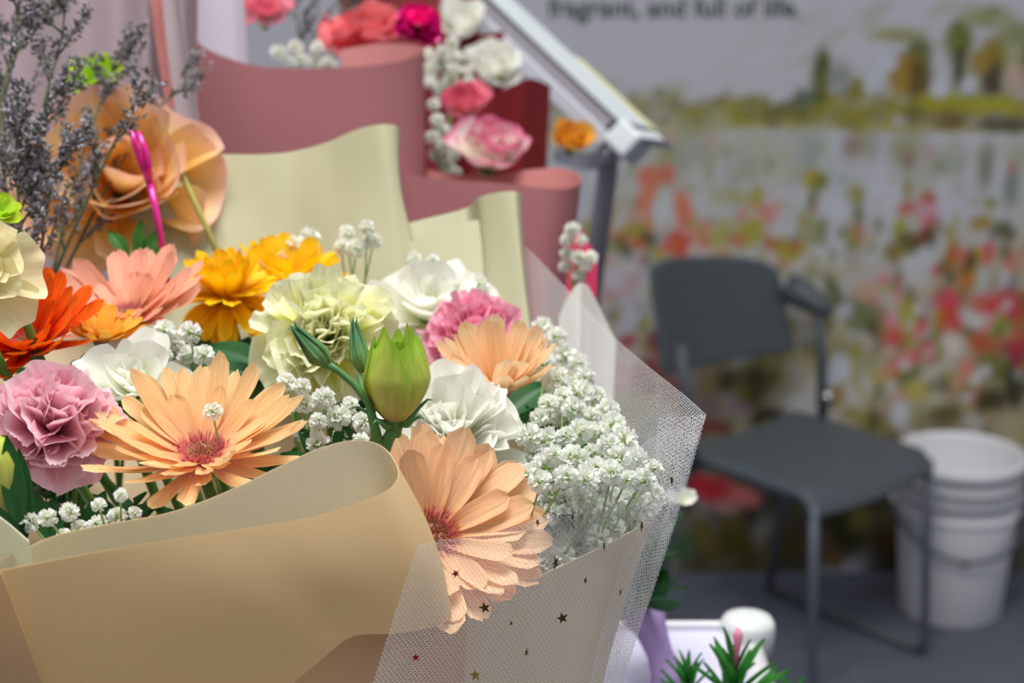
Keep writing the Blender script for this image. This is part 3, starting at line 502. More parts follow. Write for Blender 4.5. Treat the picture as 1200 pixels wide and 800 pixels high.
# ------------------------------------------------------------------ the net with its star sequins
net = thing('decorative_net', 'white honeycomb net with star sequins wrapped over the cream paper', 'net', P(700, 900, .78))
def net_part(name, top, bot, cw=.0023, ch=.00125, rad=.000105, seed=0, wob=.0015):
    n = 200; T = catmull([P(*p) for p in top], n, len(top) == len(bot)); B = catmull([P(*p) for p in bot], n, len(top) == len(bot))
    L = np.linalg.norm(np.diff((T*.6+B*.4), axis=0), axis=1).sum(); Hh = np.linalg.norm(T-B, axis=1).mean()
    nx_, ny_ = int(L/(cw*.5)), int(Hh/ch)
    arc = np.r_[0, np.cumsum(np.linalg.norm(np.diff(T*.6+B*.4, axis=0), axis=1))]; arc /= arc[-1]
    I, J = np.meshgrid(np.arange(nx_+1), np.arange(ny_+1), indexing='ij')
    s_ = np.interp((I/nx_).ravel(), arc, np.linspace(0, 1, n)).reshape(I.shape)
    t_ = np.clip((J + np.where((I+J) % 2 == 1, .2, -.2))/ny_, 0, 1)
    k = s_*(n-1); k0 = np.clip(k.astype(int), 0, n-2); fr = (k-k0)[..., None]
    Tp = T[k0]*(1-fr)+T[k0+1]*fr; Bp = B[k0]*(1-fr)+B[k0+1]*fr
    V = Tp*(1-t_[..., None])+Bp*t_[..., None]
    V = V + (np.sin(s_*9+seed)*np.cos(t_*5+seed*2)*wob)[..., None]*np.array([.3, -.9, .2])
    idx = I*(ny_+1)+J
    e1 = np.c_[idx[:-1].ravel(), idx[1:].ravel()]
    mk = ((I+J) % 2 == 1)[:, :-1]; e2 = np.c_[idx[:, :-1][mk], idx[:, 1:][mk]]
    E_ = np.r_[e1, e2]; V = V.reshape(-1, 3) - np.array(net.location)
    a, b = V[E_[:, 0]], V[E_[:, 1]]; d = b-a; d /= np.linalg.norm(d, axis=1)[:, None]+1e-12
    ref = np.array([.31, .9, .3]); u = np.cross(d, ref); u /= np.linalg.norm(u, axis=1)[:, None]+1e-12; w_ = np.cross(d, u)
    rings = [u*math.cos(q)+w_*math.sin(q) for q in (0, 2.094, 4.189)]
    vv = np.concatenate([np.stack([p + r_*rad for r_ in rings], 1) for p in (a, b)], 1).reshape(-1, 3)
    base = np.arange(len(E_))*6
    ff = np.concatenate([np.stack([base+k_, base+(k_+1) % 3, base+3+(k_+1) % 3, base+3+k_], 1) for k_ in range(3)])
    m = bpy.data.meshes.new(name); m.vertices.add(len(vv)); m.vertices.foreach_set('co', vv.ravel())
    m.loops.add(ff.size); m.loops.foreach_set('vertex_index', ff.ravel().astype(np.int32))
    m.polygons.add(len(ff)); m.polygons.foreach_set('loop_start', np.arange(0, ff.size, 4, dtype=np.int32)); m.update(calc_edges=True); m.validate()
    o = add(name, m, M['net'], net); o['kind'] = 'stuff'; return T, B
F_TOP = [(490, 640, .680), (520, 633, .690), (560, 628, .700), (600, 618, .711), (650, 598, .722), (700, 566, .738), (750, 524, .758), (790, 499, .776), (827, 486, .795)]
F_BOT = [(395, 930, .655), (430, 930, .662), (480, 930, .677), (530, 930, .693), (580, 930, .71), (620, 930, .725), (650, 930, .74), (675, 930, .755), (690, 930, .775)]
ft, fb = net_part('front_net', F_TOP, F_BOT, seed=1)
B_TOP = [(827, 486, .795), (800, 462, .82), (760, 430, .86), (725, 400, .90), (700, 376, .93), (675, 350, .96), (648, 322, 1.0), (618, 292, 1.04), (600, 285, 1.06)]
B_BOT = [(690, 930, .775), (680, 900, .80), (665, 860, .84), (650, 820, .88), (640, 780, .91), (620, 740, .94), (600, 700, .98), (580, 660, 1.02), (560, 640, 1.04)]
net_part('back_net', B_TOP, B_BOT, seed=4, wob=.004)
net_part('folded_net', [(828, 486, .794), (812, 524, .790), (790, 590, .786), (765, 640, .784), (742, 705, .782), (726, 760, .779), (708, 840, .776)], [(772, 490, .788), (768, 528, .784), (752, 594, .779), (733, 644, .776), (714, 709, .774), (700, 764, .772), (684, 844, .77)], seed=6, wob=.002)
mb = MB(); hp = catmull([P(827, 486, .795), P(812, 524, .791), P(790, 590, .787), P(765, 640, .785), P(742, 705, .783), P(726, 760, .780), P(712, 830, .777)], 40)
mb.tube(hp, .0013, 6); add('hem', mb.mesh('hem'), M['net'], net)
mb = MB(); hp = catmull([P(*p) for p in B_TOP], 40); mb.tube(hp, .0007, 6); add('hem', mb.mesh('hem'), M['net'], net)
def star_mesh(mat):
    v = []; 
    for k in range(10):
        r = 1 if k % 2 == 0 else .42; a = math.pi/2+math.pi*k/5; v.append((r*math.cos(a), r*math.sin(a), .06))
    v += [(x, y, -.06) for x, y, z in v]; f = [tuple(range(10)), tuple(range(19, 9, -1))]+[(k, 10+k, 10+(k+1) % 10, (k+1) % 10) for k in range(10)]
    m = pyd('star', v, f, False); m.materials.append(mat); return m
SM = {k: star_mesh(M['star_'+k]) for k in ('bronze', 'gold', 'red')}
for (x, y, d, s, k, nr, sp) in [(568, 712, .698, 7.5, 'bronze', (-.3, .1, 1), .3), (659, 724, .717, 7.5, 'bronze', (.3, .1, 1), .2), (651, 659, .717, 8, 'bronze', (.95, .1, .5), .1), (686, 680, .726, 4.5, 'bronze', (.9, .1, .6), .5), (671, 606, .720, 4.5, 'bronze', (.9, .2, .4), .3), (708, 640, .727, 5.5, 'bronze', (.95, .1, .3), .2), (534, 672, .690, 5.5, 'red', (.1, .1, 1), .4), (487, 770, .678, 5.5, 'red', (.1, .1, 1), .1), (557, 791, .690, 7.5, 'gold', (-.4, .1, 1), .2), (617, 764, .706, 5, 'bronze', (.9, .1, .5), .8), (752, 616, .758, 6.5, 'bronze', (.95, .1, .4), .1), (787, 563, .774, 6.5, 'bronze', (.95, .1, .45), .5), (727, 694, .742, 4.5, 'bronze', (.9, 0, .4), .4), (630, 612, .708, 5, 'bronze', (.9, .3, .5), .2), (599, 730, .706, 3.2, 'bronze', (.7, 0, .6), .9)]:
    n = PN(*nr); q = n.to_track_quat('Z', 'Y') @ Quaternion((0, 0, 1), sp)
    add('star', SM[k], None, net, P(x, y, d-.002)-net.location, q.to_euler(), s*d/FPX)

# ------------------------------------------------------------------ flowers
BIND = Vector((-.085, .80, 1.075))
def stem_to(root, mat, r=.0022, start=(0, 0, 0), upto=.55, name='stem'):
    inv = world_of(root).inverted(); end = root.location.lerp(BIND, upto); p1 = inv @ end
    s = Vector(start); mid = (s+p1)/2 + Vector((0, 0, -abs((p1-s).length)*.15)); mb = MB()
    mb.tube([s, s.lerp(mid, .5), mid, mid.lerp(p1, .5), p1], r/root.scale[0], 8); add(name, mb.mesh(name), mat, root)
def strap_petal(name, L, W, th0, th1, cup, seed, twist=0):
    rr = random.Random(seed); ph = rr.uniform(0, 6); notch = rr.uniform(.0, .05)
    def fn(a, b):
        n = 12; x = z = 0
        for k in range(n):
            s_ = a*(k+.5)/n; th = th0+th1*s_; x += math.cos(th)*a*L/n; z += math.sin(th)*a*L/n
        wd = W/2*(.42+.58*math.sin(min(1, a/.62)*math.pi/2))
        if a > .80: wd *= max(.0, 1-((a-.80)/.205)**2.2)**.5
        q = 2*b-1; y = q*wd; th = th0+th1*a
        h = cup*W*(q*q-.3) + .035*W*math.cos(q*2.6*math.pi)*min(1, a*4) ; h *= (1-a*.3)
        x += -math.sin(th)*h - notch*L*(1-abs(q))*(a**12); z += math.cos(th)*h + .02*L*math.sin(a*5+ph)*q
        y += twist*a*a*L; return (x, y, z)
    return grid(name, 10, 6, fn)
def fuzz(n, r0, r1, hz, ln, wd, seed):
    rr = random.Random(seed); v, f, uv = [], [], []
    for _ in range(n):
        r = math.sqrt(rr.uniform(r0*r0, r1*r1)); a = rr.uniform(0, 6.283); p = Vector((r*math.cos(a), r*math.sin(a), hz(r)))
        d = Vector((math.cos(a)*r*rr.uniform(.2, 1.0)/r1, math.sin(a)*r*rr.uniform(.2, 1.)/r1, 1)).normalized(); l = ln*rr.uniform(.6, 1.3)
        u = d.orthogonal().normalized()*wd; w_ = d.cross(u); k = len(v)
        v += [p+u, p-u*.5+w_*.87, p-u*.5-w_*.87, p+d*l]; uv += [(0, 0)]*3+[(1, 0)]; f += [(k, k+1, k+3), (k+1, k+2, k+3), (k+2, k, k+3)]
    return pyd('disc_florets', v, f, False, uv)
def gerbera(label, pos, normal, rad, mat, layers, spin=0, disc=True, droop=0, seed=1, arc=None, ring='disc_pink', width=.25, name='gerbera'):
    """layers: (count, length, elevation in degrees, bend in degrees)"""
    rr = random.Random(seed); g = thing(name, label, 'flower', pos, normal, spin, 'gerberas in the cream bouquet'); g.scale = (rad,)*3
    for li_, (n, L, el, bend) in enumerate(layers):
        ms = [strap_petal('petal', L, width*rr.uniform(.9, 1.08), R(el+rr.uniform(-3, 3)), R(bend+rr.uniform(-10, 10)), rr.uniform(.10, .2), seed*31+li_*7+k) for k in range(4)]
        for m in ms: m.materials.append(mat)
        for k in range(n):
            a = 2*math.pi*(k+.5*(li_ % 2))/n + rr.uniform(-.07, .07)
            if arc and not (arc[0] <= math.degrees(a) % 360 <= arc[1]): continue
            o = add('petal', ms[k % 4], None, g, (.13*math.cos(a), .13*math.sin(a), .012*li_))
            o.rotation_euler = Euler((rr.uniform(-.22, .22), rr.uniform(-.09, .09), a)); s_ = rr.uniform(.93, 1.05); o.scale = (s_, rr.uniform(.9, 1.1), s_)
    if disc:
        mb = MB(); mb.lathe([(.2, -.05), (.21, .01), (.17, .05), (.08, .055), (.001, .045)], 24); add('disc', mb.mesh('disc'), M['disc'], g)
        o = add('disc_florets', fuzz(260, .0, .13, lambda r: .045, .05, .011, seed), M['disc'], g); o['kind'] = 'stuff'
        o = add('disc_florets', fuzz(340, .12, .235, lambda r: .045-.1*(r-.12), .10, .010, seed+1), M[ring], g); o['kind'] = 'stuff'; o['label'] = 'pink fuzzy ring'
    mb = MB(); mb.lathe([(.03, -.26), (.11, -.2), (.17, -.1), (.2, -.02), (.14, 0)], 20); add('calyx', mb.mesh('calyx'), M['stem'], g)
    stem_to(g, M['stem'], .0026, (0, 0, -.24))
    return g
def ruffle_petal(name, L, W, th0, th1, cup, ruf, freq, seed, frill=0, nu=9, nv=14, tip=0):
    rr = random.Random(seed); ph = rr.uniform(0, 6.28); ph2 = rr.uniform(0, 6.28)
    def fn(a, b):
        q = 2*b-1; edge = 1-.22*abs(q)**2.4 + .05*math.sin(q*5+ph2)*a + frill*(abs(((q*7+ph) % 1)-.5)*2-.5)*(1 if a > .95 else 0) + tip*(1-abs(q))*a
        aa = a*edge; n = 10; x = z = 0
        for k in range(n):
            s_ = aa*(k+.5)/n; th = th0+th1*s_; x += math.cos(th)*aa*L/n; z += math.sin(th)*aa*L/n
        th = th0+th1*aa; wd = W/2*(.16+.84*math.sin(min(1, aa/.85)*math.pi/2)**.9)
        y = q*wd; h = cup*W*q*q*min(1, aa*2) + ruf*L*math.sin(q*freq+ph)*max(0, aa-.35)**1.5 + ruf*.5*L*math.sin(q*freq*2.1+ph2)*max(0, aa-.6)
        return (x-math.sin(th)*h, y, z+math.cos(th)*h)
    return grid(name, nu, nv, fn)
def bloom(label, pos, normal, rad, mat, layers, name='lisianthus', group='ruffled blooms in the cream bouquet', spin=0, seed=1, ruf=.10, freq=6, frill=0, stem=True, cat='flower', cup=.35, tip=0, mats=None, chaos=.0, nv=16):
    """layers: (count, length, width, elevation, bend, start radius, height)"""
    rr = random.Random(seed); g = thing(name, label, cat, pos, normal, spin, group); g.scale = (rad,)*3
    for li_, (n, L, W, el, bend, r0, z0) in enumerate(layers):
        nm = min(n, 4); mm = mats[min(li_, len(mats)-1)] if mats else mat
        ms = [ruffle_petal('petal', L*rr.uniform(.93, 1.07), W*rr.uniform(.9, 1.1), R(el+rr.uniform(-7, 7)), R(bend+rr.uniform(-18, 18)), cup*rr.uniform(.7, 1.3), ruf, freq*rr.uniform(.8, 1.2), seed*53+li_*11+k, frill, tip=tip, nv=nv) for k in range(nm)]
        for m in ms: m.materials.append(mm)
        for k in range(n):
            a = 2*math.pi*(k+.37*li_)/n + rr.uniform(-.16, .16)
            o = add('petal', ms[k % nm], None, g, (r0*math.cos(a), r0*math.sin(a), z0+rr.uniform(-.02, .02)))
            o.rotation_euler = Euler((rr.uniform(-.2, .2)*(1+chaos*5), rr.uniform(-.12, .12)*(1+chaos*3), a+rr.uniform(-chaos, chaos))); s_ = rr.uniform(.92-chaos*.2, 1.06); o.scale = (s_, s_, s_)
    mb = MB(); mb.lathe([(.05, -.42), (.12, -.3), (.2, -.12), (.16, .02), (.001, .04)], 16); add('calyx', mb.mesh('calyx'), M['stem'], g)
    if stem: stem_to(g, M['stem'], .0024, (0, 0, -.4))
    return g
G3 = [(18, .92, 10, 14), (16, .86, 20, 14), (12, .66, 30, 10)]
gerbera('large apricot gerbera with pink centre, behind the rolled edge of the cream paper', P(236, 534, .734), PN(-.02, 1, .30), .047, M['peach'], [(22, .95, 10, 22), (19, .92, 25, 18), (10, .58, 30, 10)], .26, seed=4, width=.185)
gerbera('peach gerbera under the net, pink centre half hidden by the paper roll', P(505, 628, .738), PN(.22, 1, .78), .0485, M['peach_pink'], [(20, .94, 4, 8), (19, .90, 12, 8), (13, .7, 20, 6)], .3, seed=5, width=.25)
gerbera('small pale peach gerbera with upright petals, between pink carnation and white bloom', P(582, 456, .86), PN(-.05, 1, .26), .037, M['peach_light'], [(17, .96, 30, 26), (15, .9, 46, 18)], .2, seed=8, width=.28, ring='disc')
gerbera('pink apricot gerbera beside the magenta pick, petals raised', P(150, 372, .90), PN(-.12, 1, .28), .044, M['pink_apricot'], [(16, .98, 10, 22), (14, .92, 24, 22), (8, .5, 40, 0)], .25, seed=11, width=.28)
gerbera('deep orange gerbera in front of the statice', P(32, 404, .84), PN(-.05, 1, .50), .038, M['orange'], [(18, 1.0, 20, 20), (16, .92, 36, 18), (10, .6, 50, 10)], .1, seed=13, width=.28)
gerbera('small golden gerbera tucked beside the deep orange one', P(118, 396, .85), PN(.2, 1, .15), .022, M['golden'], [(14, 1.0, 20, 20), (12, .8, 40, 10)], .1, seed=14, width=.3)
gerbera('bright yellow gerbera seen from behind with drooping petals', P(268, 352, .95), PN(-.1, 1, .05), .031, M['yellow'], [(18, 1.05, -26, -34), (18, 1.05, -2, -48), (17, 1.0, 26, -20), (15, .98, 52, 6), (12, .85, 72, 4)], .1, seed=17, width=.30, disc=False)
gerbera('yellow gerbera just behind the pale green bloom', P(338, 336, 1.0), PN(.1, 1, .05), .035, M['yellow'], [(17, 1.0, 10, -20), (15, .95, 34, 0), (12, .85, 58, 0)], .1, seed=18, width=.30, disc=False)

LIS = [(5, 1.0, 1.15, 18, 8, .10, -.05), (6, .92, 1.0, 38, 16, .08, 0), (6, .78, .85, 55, 18, .06, .03), (6, .62, .62, 68, 14, .05, .05), (5, .48, .45, 80, 5, .03, .06)]
bloom('large pale green lisianthus with ruffled cream petals, behind the green bud', P(380, 398, .86), PN(.02, .85, .85), .0345, M['lis'], [(7, 1.05, .95, 2, 8, .08, -.08), (8, 1.0, .9, 22, 10, .07, -.04), (8, .94, .82, 38, 10, .06, 0), (8, .86, .72, 54, 6, .05, .02), (7, .78, .6, 68, 2, .04, .03), (6, .66, .5, 80, 0, .02, .04)], seed=3, ruf=.15, freq=7, chaos=.22, frill=.02, nv=20)
bloom('white ruffled bloom behind the peach gerbera with net over it', P(526, 518, .815), PN(.02, 1, .6), .037, M['white_petal'], [(7, 1.05, 1.0, 6, 10, .08, -.06), (8, .98, .9, 24, 12, .07, -.03), (8, .9, .8, 42, 10, .06, 0), (7, .8, .66, 58, 6, .05, .02), (6, .66, .5, 74, 2, .03, .04)], seed=5, ruf=.13, freq=6, chaos=.2, nv=20)
bloom('white bloom at the back, before the cream paper fold', P(505, 372, .985), PN(.1, 1, .35), .037, M['white_petal'], [(6, 1.0, 1.05, 20, 8, .10, -.05), (6, .85, .9, 42, 16, .08, 0), (5, .6, .6, 65, 14, .05, .05)], seed=8, ruf=.10, freq=5, tip=.08)
bloom('white bloom with pointed petals between carnation and apricot gerbera', P(158, 458, .80), PN(.1, 1, .5), .026, M['white_petal'], [(5, 1.0, .95, 20, 10, .10, -.05), (5, .85, .8, 45, 14, .08, 0), (4, .6, .55, 70, 6, .05, .05)], seed=9, ruf=.06, freq=4, tip=.15)
bloom('cream lisianthus with lime petals at the picture edge, before the statice', P(-34, 322, .775), PN(.7, .45, .6), .028, M['cream_petal'], [(5, 1.1, 1.1, 5, 10, .10, -.05), (5, .85, .85, 40, 16, .08, 0), (4, .6, .6, 70, 6, .05, .05)], seed=12, ruf=.1, freq=5)
bloom('small lime green bloom above the cream lisianthus, before the statice', P(-8, 256, .80), PN(.5, .8, .3), .014, M['lime'], [(5, 1.0, 1.0, 25, 10, .10, -.05), (5, .8, .8, 55, 10, .06, 0)], seed=13, ruf=.1, freq=5)
CAR = [(7, 1.0, 1.15, -2, 8, .05, -.08), (8, 1.04, 1.1, 6, 10, .05, -.06), (8, 1.0, 1.05, 24, 8, .05, -.03), (8, .98, 1.0, 42, 4, .04, 0), (7, .95, .95, 58, 0, .04, .0), (6, .92, .9, 74, 0, .03, .0)]
bloom('pale pink carnation with frilled petals beside the apricot gerbera', P(60, 502, .735), PN(.2, .85, .7), .0285, M['carn'], CAR, 'carnation', seed=21, ruf=.12, freq=6, frill=.055, chaos=.35, nv=28)
bloom('rose pink carnation behind the small pale peach gerbera', P(555, 402, .95), PN(.05, 1, .45), .0285, M['carn_hot'], CAR, 'carnation', seed=22, ruf=.12, freq=6, frill=.055, chaos=.35, nv=28)
bloom('big blurred apricot rose behind the magenta pick and statice', P(142, 222, 1.06), PN(.2, .6, .8), .062, M['orange_rose'], [(6, 1.0, 1.25, 5, 15, .10, -.05), (5, .9, 1.15, 35, 25, .08, 0), (4, .7, .85, 62, 20, .06, .03)], 'rose', seed=31, ruf=.10, freq=4)
bloom('lime green bud bloom above the blurred apricot rose', P(112, 100, 1.12), PN(.1, .8, .6), .021, M['lime'], [(5, 1.0, 1.0, 25, 10, .10, -.05), (5, .8, .8, 55, 10, .06, 0)], seed=33, ruf=.08, freq=4)

# blooms of the bouquets behind
ROSE = [(5, 1.0, 1.15, 30, 25, .10, -.05), (5, .95, 1.05, 52, 30, .08, 0), (5, .85, .8, 70, 22, .06, .03), (4, .7, .6, 82, 8, .04, .05)]
gb = 'roses in the bouquets behind'
bloom('white rose with hot pink petal edges inside the lower pink wrap', P(572, 190, 1.38), PN(.15, .9, .45), .038, M['rose_white'], ROSE, 'rose', gb, seed=41, ruf=.03, freq=2, stem=False)
bloom('pale pink rose above the white and pink rose', P(545, 135, 1.46), PN(-.1, .9, .5), .030, M['rose_pink'], ROSE, 'rose', gb, seed=42, ruf=.03, freq=2, stem=False)
bloom('salmon pink bloom inside the upper pink wrap', P(428, 54, 1.48), PN(-.2, 1, .35), .040, M['salmon'], LIS, 'carnation', gb, seed=43, stem=False)
bloom('small pink bloom beside the lilac tissue corner', P(310, 22, 1.50), PN(0, 1, .4), .026, M['rose_pink'], LIS, 'carnation', gb, seed=44, stem=False)
bloom('white blurred bloom below the tilted white board', P(575, 92, 1.62), PN(.1, .9, .6), .036, M['white_petal'], ROSE, 'rose', gb, seed=45, ruf=.03, freq=2, stem=False)
bloom('white bloom above the dark red paper', P(538, 40, 1.66), PN(.1, .9, .6), .034, M['white_petal'], ROSE, 'rose', gb, seed=46, ruf=.03, freq=2, stem=False)
bloom('orange blurred bloom beside the board post', P(668, 172, 1.66), PN(.1, .9, .6), .028, M['golden'], ROSE, 'rose', gb, seed=47, ruf=.03, freq=2, stem=False)
bloom('magenta frilled bloom on the rim of the upper pink wrap', P(490, 30, 1.40), PN(.1, .7, .8), .018, M['magenta'], CAR[:4], 'carnation', gb, seed=48, stem=False)

# ------------------------------------------------------------------ lisianthus bud on its forked stem
def bud_mesh(seed, a0, span=250):
    rr = random.Random(seed); ph = rr.uniform(0, 6); pk_ = rr.uniform(.3, .5)
    def prof(u): return .05+.335*math.sin(min(1, u/.56)*math.pi/2)**.8 - .15*max(0, u-.5)/.5
    def fn(a, b):
        ang = R(a0+span*b); edge = .86+.27*max(0, 1-abs(b-pk_)/.13)+.16*max(0, 1-abs(b-.85)/.12)-.25*max(0, (b-.9)/.1)**1.5 + .02*math.sin(b*31+ph*2)
        u = a*edge; r = prof(min(u, 1.05))*(.80+.24*b**1.5) + .03*max(0, u-.82)*4*math.sin(b*11+ph) + (.05*max(0, b-.85)/.15*a)
        r += .012*math.sin(ang*3+u*4+ph)*a
        return (r*math.cos(ang), r*math.sin(ang), u)
    return grid('petal', 16, 30, fn)
bs = thing('lisianthus_bud', 'green lisianthus bud on a forked stem with two small buds, before the pale green bloom', 'flower bud', P(463, 496, .735), PN(-.02, 1, -.05))
bs.rotation_euler = (R(4), R(-2), 0)
hgt = .0395
inv = world_of(bs).inverted()
bm_ = bpy.data.objects.new('bud', None); COL.objects.link(bm_); bm_.parent = bs
for k in range(4):
    m = bud_mesh(60+k, 90*k+140, 250); m.materials.append(M['bud'])
    s_ = 1-.05*k; add('petal', m, None, bm_, scale=(hgt*s_, hgt*s_, hgt*(1.02-.02*k)))
bm_.rotation_euler = (R(-6), R(3), 0)
mb = MB()
for k in range(5):
    a = 1.257*k+.5; c, s_ = math.cos(a), math.sin(a)
    mb.tube([(.002*c, .002*s_, 0), (.0075*c, .0075*s_, .001), (.012*c, .012*s_, .005), (.016*c, .016*s_, .0075), (.0185*c, .0185*s_, .0068)], [.0013, .0012, .0009, .0006, .0002], 6)
mb.lathe([(.0022, -.006), (.0032, -.002), (.0042, .001), (.003, .003)], 14); add('sepals', mb.mesh('sepals'), M['dark_stem'], bs)
mb = MB(); mb.tube([inv @ P(463, 500, .735), inv @ P(456, 512, .735), inv @ P(448, 530, .735), inv @ P(440, 580, .74), inv @ P(430, 700, .77)], [.0026, .0027, .0032, .0036, .0034], 10)
mb.tube([inv @ P(446, 535, .735), inv @ P(439, 500, .732), inv @ P(432, 472, .731), inv @ P(415, 450, .732), inv @ P(396, 434, .733), inv @ P(384, 427, .733)], [.0030, .0021, .0018, .0016, .0014, .0018], 10)
mb.tube([inv @ P(432, 472, .734), inv @ P(424, 452, .742), inv @ P(421, 440, .745)], [.0014, .0012, .0014], 8)
add('stem', mb.mesh('stem'), M['dark_stem'], bs)
def small_bud(tip, base, wd):
    a, b = inv @ P(*base), inv @ P(*tip); mb = MB(); n = 9; pts, rs = [], []
    for k in range(n):
        t = k/(n-1); pts.append(a.lerp(b, t)); rs.append(wd*(.25+.75*math.sin(min(1, t/.35)*math.pi/2))*(1-max(0, t-.3)/.7)**.9+.0003)
    mb.tube(pts, rs, 10); ax = (b-a).normalized(); u = ax.orthogonal().normalized(); w_ = ax.cross(u)
    for k in range(5):
        c = u*math.cos(k*1.257)+w_*math.sin(k*1.257)
        mb.tube([a+c*.001, a.lerp(b, .3)+c*(wd*1.08), a.lerp(b, .65)+c*(wd*.72), a.lerp(b, 1.0)+c*(wd*.3), a.lerp(b, 1.08)+c*(wd*.55)], [.0006, .0011, .0008, .0005, .0002], 5)
    add('small_bud', mb.mesh('small_bud'), M['small_bud'], bs)
small_bud((345, 384, .735), (386, 429, .733), .0042); small_bud((415, 378, .752), (425, 436, .745), .0036)

# ------------------------------------------------------------------ baby's breath
def floret_mesh(seed):
    rr = random.Random(seed); v, f, uv = [], [], []
    for k in range(70):
        z = 1-1.8*(k+.5)/70; a = k*2.39996+rr.uniform(-.3, .3); s_ = math.sqrt(max(0, 1-z*z)); n = Vector((s_*math.cos(a), s_*math.sin(a), z))
        u = n.orthogonal().normalized(); u = Quaternion(n, rr.uniform(0, 6.28)) @ u; w_ = n.cross(u)
        base = n*.45; d = (n+u*rr.uniform(-.8, .8)+w_*rr.uniform(-.6, .6)).normalized(); L = rr.uniform(.38, .56); wd = rr.uniform(.17, .25); side = d.cross(u).normalized(); nn = d.cross(side)
        i = len(v)
        for (t, ww) in ((0, .5), (.6, 1), (1, .85)):
            for q in (-1, 0, 1): v.append(base+d*L*t+side*q*wd*ww+nn*(.09*q*q-.05)*ww+nn*t*t*rr.uniform(-.12, .12)); uv.append((.1+.9*t, .5))
        for r_ in (0, 1):
            for q in (0, 1): f.append((i+r_*3+q, i+r_*3+q+1, i+r_*3+q+4, i+r_*3+q+3))
    m = pyd('floret', v, f, True, uv); m.materials.append(M['gyp']); return m
FL = [floret_mesh(100+k) for k in range(6)]
def sprig(label, pts, base, group="baby's breath sprigs in the cream bouquet", jitter=.3):
    """pts: (px, py, depth, radius in px)"""
    b = P(*base); s = thing('gypsophila_sprig', label, 'flower sprig', b, None, 0, group); mb = MB()
    hub = b.lerp(sum((P(*p[:3]) for p in pts), Vector())/len(pts), .45)
    mb.tube([Vector(), (hub-b)*.5+Vector((.002, 0, 0)), hub-b], .0012, 6)
    for (px, py, d, r) in pts:
        p = P(px, py, d); rad = r*d/FPX
        nrm = ((p-hub).normalized()+Vector((rng.uniform(-jitter, jitter), rng.uniform(-.7, 0), .5))).normalized()
        o = add('floret', FL[rng.randrange(6)], None, s, p-b, (nrm.to_track_quat('Z', 'Y') @ Quaternion((0, 0, 1), rng.uniform(0, 6))).to_euler(), rad)
        mid = hub.lerp(p, .6)+Vector((rng.uniform(-.003, .003), rng.uniform(-.002, .002), -.003)); mb.tube([hub-b, mid-b, p-nrm*rad*.5-b], [.0008, .0006, .0005], 5, False)
        mb.lathe([(.0004, -.30*rad), (.2*rad, -.2*rad), (.26*rad, .05*rad)], 8, p-b)
    add('stem', mb.mesh('stem'), M['gyp_stem'], s)
def inside(p, poly):
    x, y = p; c = False; j = len(poly)-1
    for i in range(len(poly)):
        (xi, yi), (xj, yj) = poly[i], poly[j]
        if (yi > y) != (yj > y) and x < (xj-xi)*(y-yi)/(yj-yi)+xi: c = not c
        j = i
    return c
def fill(poly, gap, seed):
    rr = random.Random(seed); xs = [p[0] for p in poly]; ys = [p[1] for p in poly]; out = []
    for _ in range(6000):
        q = (rr.uniform(min(xs), max(xs)), rr.uniform(min(ys), max(ys)))
        if inside(q, poly) and all((q[0]-o[0])**2+(q[1]-o[1])**2 > gap*gap for o in out): out.append(q)
    return out
def dome_d(py, h=.255): return h/(.2756+(py-400)/FPX*.961)
big = fill([(622, 372), (655, 388), (690, 430), (712, 480), (748, 520), (780, 560), (770, 582), (700, 586), (616, 594), (612, 545), (620, 505), (645, 465), (640, 430), (622, 400)], 17.2, 4)
names = ["large white baby's breath cluster beside the rose pink carnation", "white baby's breath cluster under the net by its outer corner", "white baby's breath cluster right above the peach gerbera under net", "white baby's breath cluster touching the net edge low down", "white baby's breath cluster between white bloom and net"]
cents = [(650, 410), (745, 555), (625, 575), (690, 610), (675, 500)]
big += [q for q in fill([(612, 598), (700, 588), (772, 584), (757, 606), (700, 636), (650, 656), (618, 668)], 14, 5)]
grp = [[] for _ in cents]
for q in big:
    k = min(range(5), key=lambda i: (q[0]-cents[i][0])**2+(q[1]-cents[i][1])**2)
    d = dome_d(q[1], .262) + .025*max(0, (q[1]-560)/60) + rng.uniform(-.026, .022) + max(0, (q[0]-690)/100)*.012
    if q[1] > 575: d = max(d, float(np.interp(q[0], [600, 650, 700, 735, 757, 780], [.745, .752, .762, .772, .785, .79]))+rng.uniform(.006, .018))
    grp[k].append((q[0], q[1], d, rng.uniform(13, 20)))
for k in range(5):
    cx, cy = cents[k]; sprig(names[k], grp[k], (cx*.6+200, 760, .80))
SMALL = [("baby's breath cluster at the foot of the pale pink carnation", [(30, 612), (62, 600), (104, 596), (150, 575), (60, 632), (165, 600)], (9, 14), 20, None, .688, 6),
         ("baby's breath cluster beside the white pointed bloom, under the yellow gerbera", [(180, 392), (205, 380), (232, 384), (240, 420), (215, 440), (178, 425)], (10, 16), 17, None, .84, 9),
         ("baby's breath cluster in the shade below the pale green bloom", [(330, 440), (385, 468), (430, 480), (428, 516), (370, 522), (320, 480)], (11, 17), 19, None, .79, 12),
         ("baby's breath tips rising above the pale green bloom", [(395, 262), (440, 262), (442, 292), (400, 290)], (10, 15), 17, None, 1.0, 15),
         ("baby's breath tips behind the yellow gerberas", [(325, 285), (372, 270), (376, 292), (330, 303)], (10, 16), 20, None, 1.02, 16),
         ("baby's breath tips at the cream fold behind the white bloom", [(478, 295), (490, 296), (560, 322), (565, 340), (540, 345), (480, 310)], (8, 12), 20, None, 1.0, 18),
         ("baby's breath head lying on the upper petals of the apricot gerbera", [(242, 474), (253, 474), (253, 484), (242, 484)], (12, 14), 16, None, .728, 19)]
